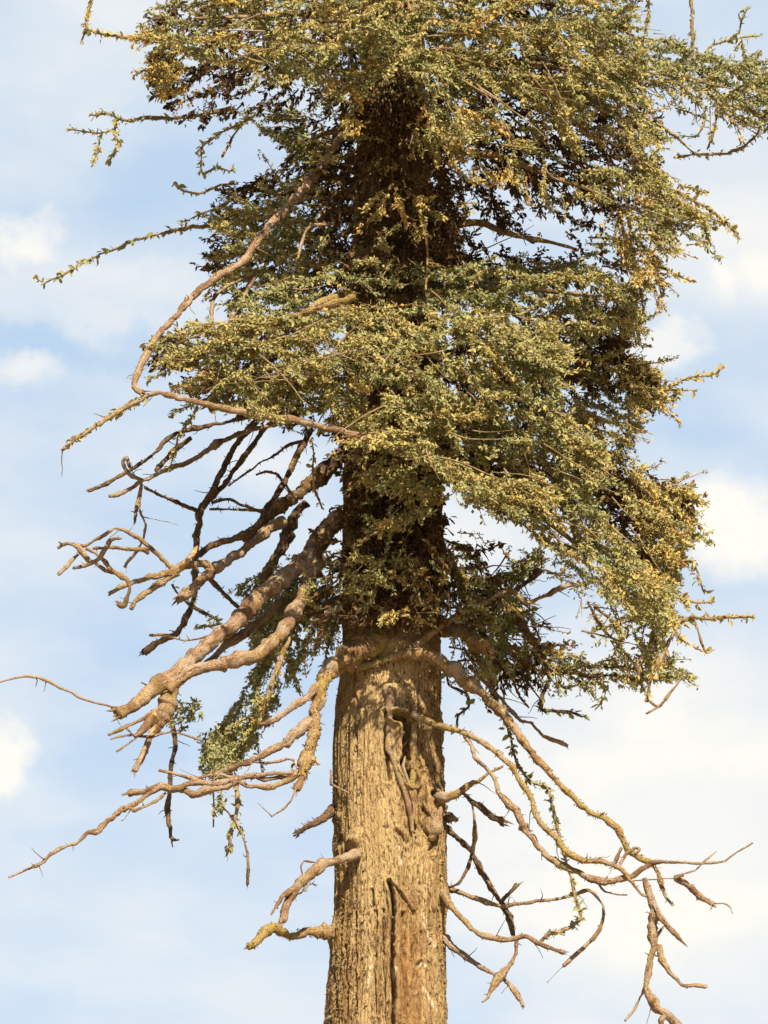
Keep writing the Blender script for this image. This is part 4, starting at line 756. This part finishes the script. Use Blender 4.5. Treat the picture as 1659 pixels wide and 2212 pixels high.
def mass(poly, d0, d1, n, flow, jit=28, ln=(50, 130), lsz=11.0, dry=False, tint=.4, sd=.24, holes=(), clump=.0, fringe=3.0, step=5.0, bare=.14, per=3.0, belly=0.):
    """twigs grown inside a traced outline between two depths; flow = growing direction in degrees at the left and right side"""
    if not dry: return sprays(poly, d0, d1, n, flow, jit, ln, tint, holes, clump, fringe, bare)
    n = int(n * .8); clump = clump + .17; fringe *= 2.0; jit *= .72
    poly = [(float(a), float(b)) for a, b in poly]; A = np.array(poly)
    u0, v0, u1, v1 = A[:, 0].min(), A[:, 1].min(), A[:, 0].max(), A[:, 1].max()
    g = Geo(); pos, dr, tn = [], [], []
    seed = int(u0 + 3 * v0) % 997
    cnt = 0; tries = 0
    while cnt < n and tries < n * 30:
        tries += 1
        u, v = rng.uniform(u0, u1), rng.uniform(v0, v1)
        if not inside(poly, np.array([u]), np.array([v]))[0]: continue
        w = rng.random(); d = d0 + (d1 - d0) * w
        if clump and fbm(np.array(u / 56.), np.array(v / 25.), np.array(d * 5.), 2, seed) < clump - .35: continue
        
        cnt += 1
        k = (u - u0) / (u1 - u0 + 1e-9)
        ang = flow[0] + (flow[1] - flow[0]) * k + rng.normal(0, jit)
        m = int(rng.uniform(*ln) / step); dd = rng.normal(0, .35)
        aa = np.radians(ang + np.cumsum(rng.normal(0, 5.5, m)) + np.linspace(0, rng.normal(6, 14), m))
        pu = u + np.cumsum(np.cos(aa)) * step; pv = v + np.cumsum(np.sin(aa)) * step
        pd = d + np.linspace(0, 1, m) * dd * m * step * PX * .5
        ok = inside(poly, pu, pv)
        for a, c, b, e in holes: ok &= ((pu - a) / b) ** 2 + ((pv - c) / e) ** 2 > 1
        bad = np.nonzero(~ok)[0]
        if len(bad): m = min(m, bad[0] + int(rng.exponential(fringe)) + 1)
        if m < 3: continue
        p = P(pu[:m], pv[:m], pd[:m])
        r0 = rng.uniform(1.1, 2.6)
        tube(g, p[::2] if m > 5 else p, np.linspace(r0, .6, len(p[::2]) if m > 5 else m) * PX, 4, mat=0)
        if rng.random() < bare: continue
        t = np.gradient(p, axis=0); t /= np.linalg.norm(t, axis=1)[:, None]
        q = int(m * per); i = rng.integers(0, m, q)
        pos.append(p[i] + rng.normal(0, 2.9 * PX, (q, 3))); dr.append(t[i]); tn.append(np.full(q, np.clip(tint + rng.normal(0, .14), 0, 1)))
    pos, dr, tn = np.concatenate(pos), np.concatenate(dr), np.concatenate(tn)
    leaf_batch(g, pos, dr, lsz, tn, sd * .7)
    NL.append(len(pos))
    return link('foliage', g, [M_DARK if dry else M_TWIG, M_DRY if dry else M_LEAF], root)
NL = []
HT = [(995, 325, 16, 10), (1010, 350, 14, 10), (730, 402, 18, 10)]
HR = [(a, b, c * 1.25, d * 1.3) for a, b, c, d in [(1190, 480, 34, 26), (1120, 462, 22, 15), (1290, 482, 26, 20), (1170, 532, 55, 18), (1070, 500, 24, 18), (1020, 478, 18, 18), (1245, 450, 14, 10), (1240, 525, 16, 12), (1100, 540, 14, 10), (1300, 550, 14, 12)]]
# top, sunlit
mass([(415, -120), (380, -10), (330, 15), (298, 60), (312, 105), (370, 115), (430, 120), (480, 150), (530, 185), (590, 185), (640, 165), (700, 172), (735, 225), (768, 270), (790, 235), (795, 180), (880, 165), (930, 180), (965, 230), (1000, 170), (1110, 120), (1220, 70), (1370, 35), (1365, -120)],
     -.95, -.45, 1500, (175, 15), 26, tint=.42, clump=.22, holes=[(640, 110, 16, 14), (655, 60, 12, 9), (770, 100, 26, 13), (960, 70, 30, 14), (470, 140, 30, 16), (690, 28, 20, 14), (585, 100, 22, 9)])
mass([(420, -120), (345, 40), (320, 110), (345, 200), (380, 240), (450, 255), (560, 240), (620, 235), (700, 225), (760, 300), (950, 300), (1100, 200), (1365, 60), (1360, -120)], -.35, .3, 520, (170, 10), 30, tint=.45, clump=.0, fringe=1, dry=True)
mass([(345, 60), (480, 150), (700, 175), (760, 260), (950, 200), (1340, 60), (1360, -100), (420, -100)], -.45, -.1, 420, (170, 10), 26, tint=.3, clump=.2, fringe=4)
mass([(305, 60), (420, 60), (470, 140), (470, 190), (400, 215), (345, 190), (335, 140)], -.5, -.1, 110, (150, 190), 30, tint=.62, fringe=5)
mass([(600, -110), (1000, -110), (1010, 120), (960, 185), (880, 160), (760, 200), (700, 165), (600, 170)], -1.05, -.55, 420, (170, 10), 30, tint=.4, clump=.1, fringe=3)
# right upper, dry and yellow
mass([(890, 185), (1000, 130), (1110, 60), (1360, 25), (1385, 110), (1390, 210), (1410, 290), (1425, 360), (1450, 420), (1535, 470), (1500, 530), (1440, 545), (1395, 510), (1340, 440), (1260, 420), (1190, 430), (1130, 395), (1085, 335), (1000, 290), (935, 325), (885, 310), (925, 265)],
     -.95, -.45, 1050, (40, 30), 30, tint=.47, clump=.26, fringe=4, holes=[(1075, 215, 60, 24), (1180, 300, 40, 22), (1060, 300, 30, 18), (1150, 130, 30, 14), (1290, 250, 30, 16), (1250, 350, 30, 16)])
mass([(950, 150), (1380, 40), (1400, 250), (1430, 400), (1390, 470), (1310, 440), (1150, 420), (1000, 340)], -.35, .25, 330, (30, 30), 30, tint=.45, clump=.0, fringe=1, dry=True)
mass([(1300, 400), (1440, 420), (1450, 540), (1425, 640), (1385, 620), (1350, 560), (1320, 480)], -.7, -.25, 150, (70, 60), 25, tint=.66, fringe=5, clump=.25)
mass([(1360, 60), (1430, 75), (1490, 110), (1560, 135), (1640, 130), (1760, 110), (1760, 235), (1640, 250), (1560, 225), (1470, 205), (1400, 190), (1360, 210)], -.25, .3, 520, (10, 5), 25, tint=.3, clump=.1, fringe=4)
mass([(1400, 190), (1560, 225), (1760, 240), (1760, 280), (1640, 275), (1560, 255), (1430, 220)], -.1, .3, 70, (60, 20), 30, tint=.5, fringe=4)
# drooping tufts before the trunk
mass([(755, 470), (785, 425), (850, 402), (915, 415), (955, 440), (945, 500), (905, 510), (885, 515), (872, 470), (850, 435), (815, 470), (780, 490)], -.6, -.35, 120, (120, 60), 35, tint=.75, ln=(25, 60), fringe=2)
mass([(690, 170), (770, 170), (780, 280), (750, 290), (715, 240)], -.8, -.6, 45, (80, 70), 25, tint=.8, ln=(25, 60), fringe=2)
mass([(900, 230), (960, 210), (1010, 260), (1080, 330), (1110, 400), (1060, 410), (1000, 380), (930, 345), (870, 340), (900, 310)], -.75, -.4, 130, (60, 60), 30, tint=.78, ln=(25, 70), fringe=3, clump=.2, holes=HT)
mass([(760, 320), (880, 330), (960, 380), (900, 390), (800, 370)], -.3, -.15, 45, (10, 30), 40, tint=.6, ln=(25, 60))
mass([(690, 200), (960, 200), (1010, 420), (960, 570), (720, 570), (680, 380)], -.5, -.25, 95, (165, 20), 35, tint=.45, ln=(30, 90), fringe=3.6, clump=.12)
# the shaded back of the crown
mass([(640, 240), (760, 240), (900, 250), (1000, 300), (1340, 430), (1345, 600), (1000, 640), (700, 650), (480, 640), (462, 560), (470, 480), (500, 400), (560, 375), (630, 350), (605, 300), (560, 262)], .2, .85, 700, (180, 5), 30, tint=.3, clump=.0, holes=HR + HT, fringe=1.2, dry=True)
mass([(470, 480), (520, 400), (640, 400), (760, 420), (760, 600), (600, 620), (490, 620), (465, 560)], -.25, .2, 330, (185, 190), 22, tint=.5, clump=.15, holes=[(730, 402, 18, 10)], fringe=3)
mass([(940, 430), (1100, 420), (1330, 440), (1345, 600), (1000, 620), (930, 560)], -.15, .3, 90, (5, 30), 35, tint=.3, clump=.25, holes=HR, fringe=2)
mass([(530, 255), (640, 245), (760, 300), (740, 400), (660, 390), (640, 330), (600, 300)], .0, .5, 120, (190, 180), 30, tint=.2, clump=.15, fringe=4)
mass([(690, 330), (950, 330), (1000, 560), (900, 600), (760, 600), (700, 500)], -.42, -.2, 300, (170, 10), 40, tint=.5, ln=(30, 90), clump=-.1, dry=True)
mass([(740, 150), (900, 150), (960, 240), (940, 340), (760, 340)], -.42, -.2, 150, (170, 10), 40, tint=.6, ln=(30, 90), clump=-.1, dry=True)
# middle of the crown
mass([(490, 650), (560, 600), (700, 580), (850, 565), (1000, 580), (1150, 562), (1330, 585), (1375, 640), (1365, 700), (1260, 720), (1100, 700), (900, 700), (700, 710), (520, 720)], -.6, -.1, 720, (175, 10), 24, tint=.34, clump=.2, fringe=3)
MID = [(340, 745), (420, 702), (520, 690), (700, 670), (900, 660), (1100, 680), (1180, 700), (1225, 775), (1195, 850), (1240, 920), (1300, 990), (1260, 1060), (1190, 1090), (1100, 1105), (1010, 1075), (950, 1010), (870, 975), (780, 955), (700, 930), (560, 895), (460, 870), (395, 845), (440, 815), (450, 790), (395, 800), (352, 775)]
mass(MID, -.98, -.55, 2100, (178, 28), 24, tint=.42, sd=.2, clump=.16, fringe=3.6, holes=[(808, 870, 24, 40), (790, 690, 22, 10), (598, 745, 10, 8), (655, 888, 12, 9), (880, 1000, 22, 10), (560, 760, 14, 10), (720, 800, 14, 8), (960, 730, 20, 8)])
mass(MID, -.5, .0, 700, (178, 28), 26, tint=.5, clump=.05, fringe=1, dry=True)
mass([(1000, 950), (1250, 930), (1310, 1000), (1262, 1050), (1310, 1130), (1375, 1205), (1440, 1270), (1450, 1345), (1400, 1335), (1290, 1285), (1205, 1200), (1105, 1125), (1010, 1080)], -.85, -.4, 760, (38, 38), 20, tint=.40, clump=.12, fringe=3, ln=(50, 140))
mass([(1240, 950), (1330, 985), (1430, 1030), (1492, 1052), (1490, 1130), (1470, 1200), (1440, 1270), (1350, 1230), (1280, 1140), (1240, 1050)], -.1, .45, 190, (20, 40), 28, tint=.6, clump=.1, fringe=1, dry=True, holes=[(1440, 1090, 12, 10), (1390, 1050, 10, 8), (1425, 1130, 9, 9), (1470, 1160, 8, 8)])
mass([(1120, 690), (1240, 640), (1370, 610), (1360, 690), (1335, 760), (1395, 795), (1425, 850), (1385, 880), (1270, 860), (1290, 960), (1220, 900), (1190, 830), (1130, 760)], 0, .5, 220, (10, 20), 30, tint=.5, clump=.1, fringe=1, dry=True, holes=[(1150, 735, 16, 24), (1300, 720, 14, 12), (1265, 868, 34, 10), (1320, 700, 10, 10), (1245, 900, 14, 12)])
mass([(1330, 600), (1380, 640), (1375, 720), (1340, 720)], -.3, .1, 50, (60, 60), 30, tint=.62, fringe=4)
mass([(1340, 790), (1400, 780), (1440, 850), (1390, 890), (1340, 860)], -.2, .2, 60, (10, 30), 40, tint=.6, fringe=4)
mass([(1260, 960), (1330, 985), (1430, 1030), (1492, 1052), (1490, 1130), (1470, 1200), (1440, 1270), (1360, 1200)], -.35, .3, 330, (20, 40), 28, tint=.5, clump=.1, fringe=4)
mass([(1150, 690), (1370, 610), (1360, 690), (1335, 760), (1395, 795), (1425, 850), (1385, 880), (1300, 860)], -.15, .4, 240, (10, 20), 30, tint=.55, clump=.15, fringe=4)
mass(MID, -1.04, -.9, 190, (168, 34), 16, tint=.6, bare=2., ln=(60, 160), fringe=3.4)
mass([(1000, 940), (1250, 920), (1320, 1010), (1440, 1250), (1420, 1320), (1200, 1190), (1010, 1070)], -.9, -.75, 90, (40, 40), 14, tint=.6, bare=2., ln=(60, 150), fringe=3.4)
mass([(900, 190), (1110, 60), (1360, 25), (1420, 360), (1500, 500), (1340, 440), (1100, 350)], -1.0, -.8, 110, (42, 34), 18, tint=.6, bare=2., ln=(50, 150), fringe=3.4)
mass([(430, -20), (1000, -20), (1000, 140), (760, 190), (480, 140)], -1.05, -.85, 100, (172, 14), 18, tint=.6, bare=2., ln=(50, 140), fringe=3.4)
# tufts and tangle around the trunk, below
mass([(780, 975), (860, 985), (950, 995), (985, 1040), (985, 1090), (930, 1110), (870, 1135), (800, 1148), (795, 1135), (880, 1100), (910, 1075), (840, 1065), (790, 1040)], -.7, -.4, 230, (150, 160), 30, tint=.42, ln=(25, 75), fringe=3.6, clump=.1)
mass([(690, 1190), (760, 1170), (860, 1180), (960, 1205), (1010, 1195), (1050, 1260), (1040, 1325), (960, 1345), (860, 1345), (760, 1345), (680, 1330), (660, 1260)], -.55, -.22, 330, (150, 30), 45, tint=.45, ln=(25, 75), fringe=2, clump=.22)
mass([(640, 1200), (740, 1180), (740, 1340), (670, 1350), (620, 1330)], -.1, .35, 150, (150, 120), 35, tint=.2, clump=.1, fringe=3)
mass([(950, 1160), (1010, 1180), (1060, 1260), (1130, 1320), (1060, 1350), (960, 1330)], -.15, .35, 170, (30, 50), 35, tint=.2, clump=.15, fringe=3)
mass([(1060, 1240), (1130, 1190), (1190, 1170), (1210, 1200), (1120, 1260), (1060, 1290)], -.0, .3, 110, (150, 140), 25, tint=.35, fringe=3)
mass([(1000, 1330), (1080, 1330), (1150, 1370), (1180, 1440), (1120, 1450), (1030, 1440), (990, 1400)], .1, .4, 170, (40, 50), 40, tint=.3, fringe=4, clump=.2)
mass([(1330, 1220), (1440, 1270), (1460, 1340), (1420, 1400), (1380, 1440), (1340, 1420), (1390, 1370), (1360, 1300)], -.3, .1, 90, (110, 80), 30, tint=.5, fringe=4)
mass([(960, 1100), (1020, 1085), (1060, 1130), (1010, 1200), (975, 1180)], -.3, .0, 26, (60, 60), 40, tint=.65, bare=.4)
mass([(745, 960), (950, 960), (955, 1340), (745, 1340)], -.36, -.2, 330, (170, 10), 60, tint=.35, ln=(25, 80), clump=-.1, dry=True, fringe=1)
mass([(700, 1160), (1040, 1160), (1050, 1345), (690, 1345)], -.5, -.2, 220, (160, 20), 50, tint=.6, ln=(30, 90), clump=-.1, dry=True, bare=.7, fringe=3)
mass([(1180, 820), (1300, 860), (1385, 880), (1360, 940), (1340, 1010), (1240, 960)], -.3, .35, 150, (20, 40), 30, tint=.5, clump=.1, fringe=4)
mass([(960, 1270), (1130, 1290), (1190, 1400), (1060, 1460), (965, 1400)], -.1, .4, 80, (55, 35), 45, tint=.35, clump=.15, fringe=4.5)
mass([(1130, 1400), (1300, 1425), (1480, 1430), (1480, 1470), (1300, 1475), (1140, 1470)], .0, .3, 80, (10, 5), 35, tint=.35, clump=.1, fringe=4, ln=(30, 90))
mass([(1250, 1250), (1400, 1330), (1440, 1430), (1360, 1440), (1280, 1330)], -.2, .2, 60, (70, 90), 35, tint=.45, clump=.1, fringe=4, ln=(30, 90))
mass([(1000, 1150), (1220, 1250), (1420, 1400), (1250, 1460), (1000, 1460)], -.1, .4, 90, (60, 30), 50, tint=.5, bare=2., ln=(50, 130), fringe=4)
mass([(960, 1260), (1150, 1280), (1200, 1420), (1130, 1500), (980, 1440)], -.1, .35, 75, (60, 40), 45, tint=.4, clump=.1, dry=True, bare=.6, fringe=4)
mass([(600, 1230), (745, 1220), (740, 1350), (690, 1380), (640, 1440), (590, 1420)], -.1, .3, 240, (140, 110), 30, tint=.35, clump=.1, fringe=4)
# foliage hanging in the shade, lower left
mass([(520, 1260), (560, 1235), (680, 1255), (665, 1340), (625, 1400), (645, 1440), (605, 1500), (565, 1560), (535, 1615), (490, 1680), (445, 1650), (440, 1585), (500, 1535), (540, 1465), (570, 1400), (525, 1330)], -.05, .45, 760, (112, 105), 22, tint=.36, clump=.05, fringe=3, ln=(40, 100))
mass([(430, 1580), (500, 1540), (540, 1600), (520, 1650), (480, 1690), (440, 1660)], -.3, .0, 60, (110, 100), 35, tint=.2, clump=.1, fringe=3, ln=(30, 70))
mass([(375, 1525), (420, 1500), (455, 1470), (470, 1495), (430, 1545), (415, 1590), (385, 1560)], .0, .2, 34, (110, 120), 40, tint=.15, fringe=3, ln=(25, 60))
mass([(465, 1690), (520, 1680), (530, 1750), (500, 1790), (470, 1770)], -.4, -.2, 12, (90, 90), 20, tint=.25, ln=(25, 70))
mass([(640, 1640), (720, 1640), (720, 1680), (650, 1690), (620, 1670)], -.5, -.3, 22, (190, 150), 50, tint=.9, ln=(15, 40), lsz=13)
# boughs inside the crown that carry the leaves
for (v0, u1, v1, d1) in [(60, 420, 40, -.5), (40, 600, 80, -.8), (120, 1250, 160, -.7), (150, 1420, 160, .1), (300, 1300, 420, -.6), (260, 620, 330, .3), (420, 560, 460, .3), (480, 1250, 540, .4), (420, 560, 560, 0), (620, 560, 720, -.7), (640, 1300, 640, -.3), (760, 900, 830, -.8), (780, 1300, 780, .2), (860, 1150, 950, -.75), (900, 1350, 1250, -.5), (920, 1400, 1120, .1), (1180, 1150, 1330, .2), (1240, 580, 1400, .25)]:
    a = np.array([835., v0, 0.]); b = np.array([u1, v1, d1]); s = np.linspace(0, 1, 7)[:, None]
    q = a + (b - a) * s; q[:, 1] -= 18 * np.sin(s[:, 0] * math.pi); q = catmull(q + rng.normal(0, 1, q.shape) * (5, 5, .012) * np.sin(s * math.pi), 8)
    g = Geo(); tube(g, P(q[:, 0], q[:, 1], q[:, 2]), np.linspace(13, 3, len(q)) * PX, 8, .3, 0, int(u1))
    link('bough', g, [M_MOSS], root)
print('LEAVES', sum(NL), NL)
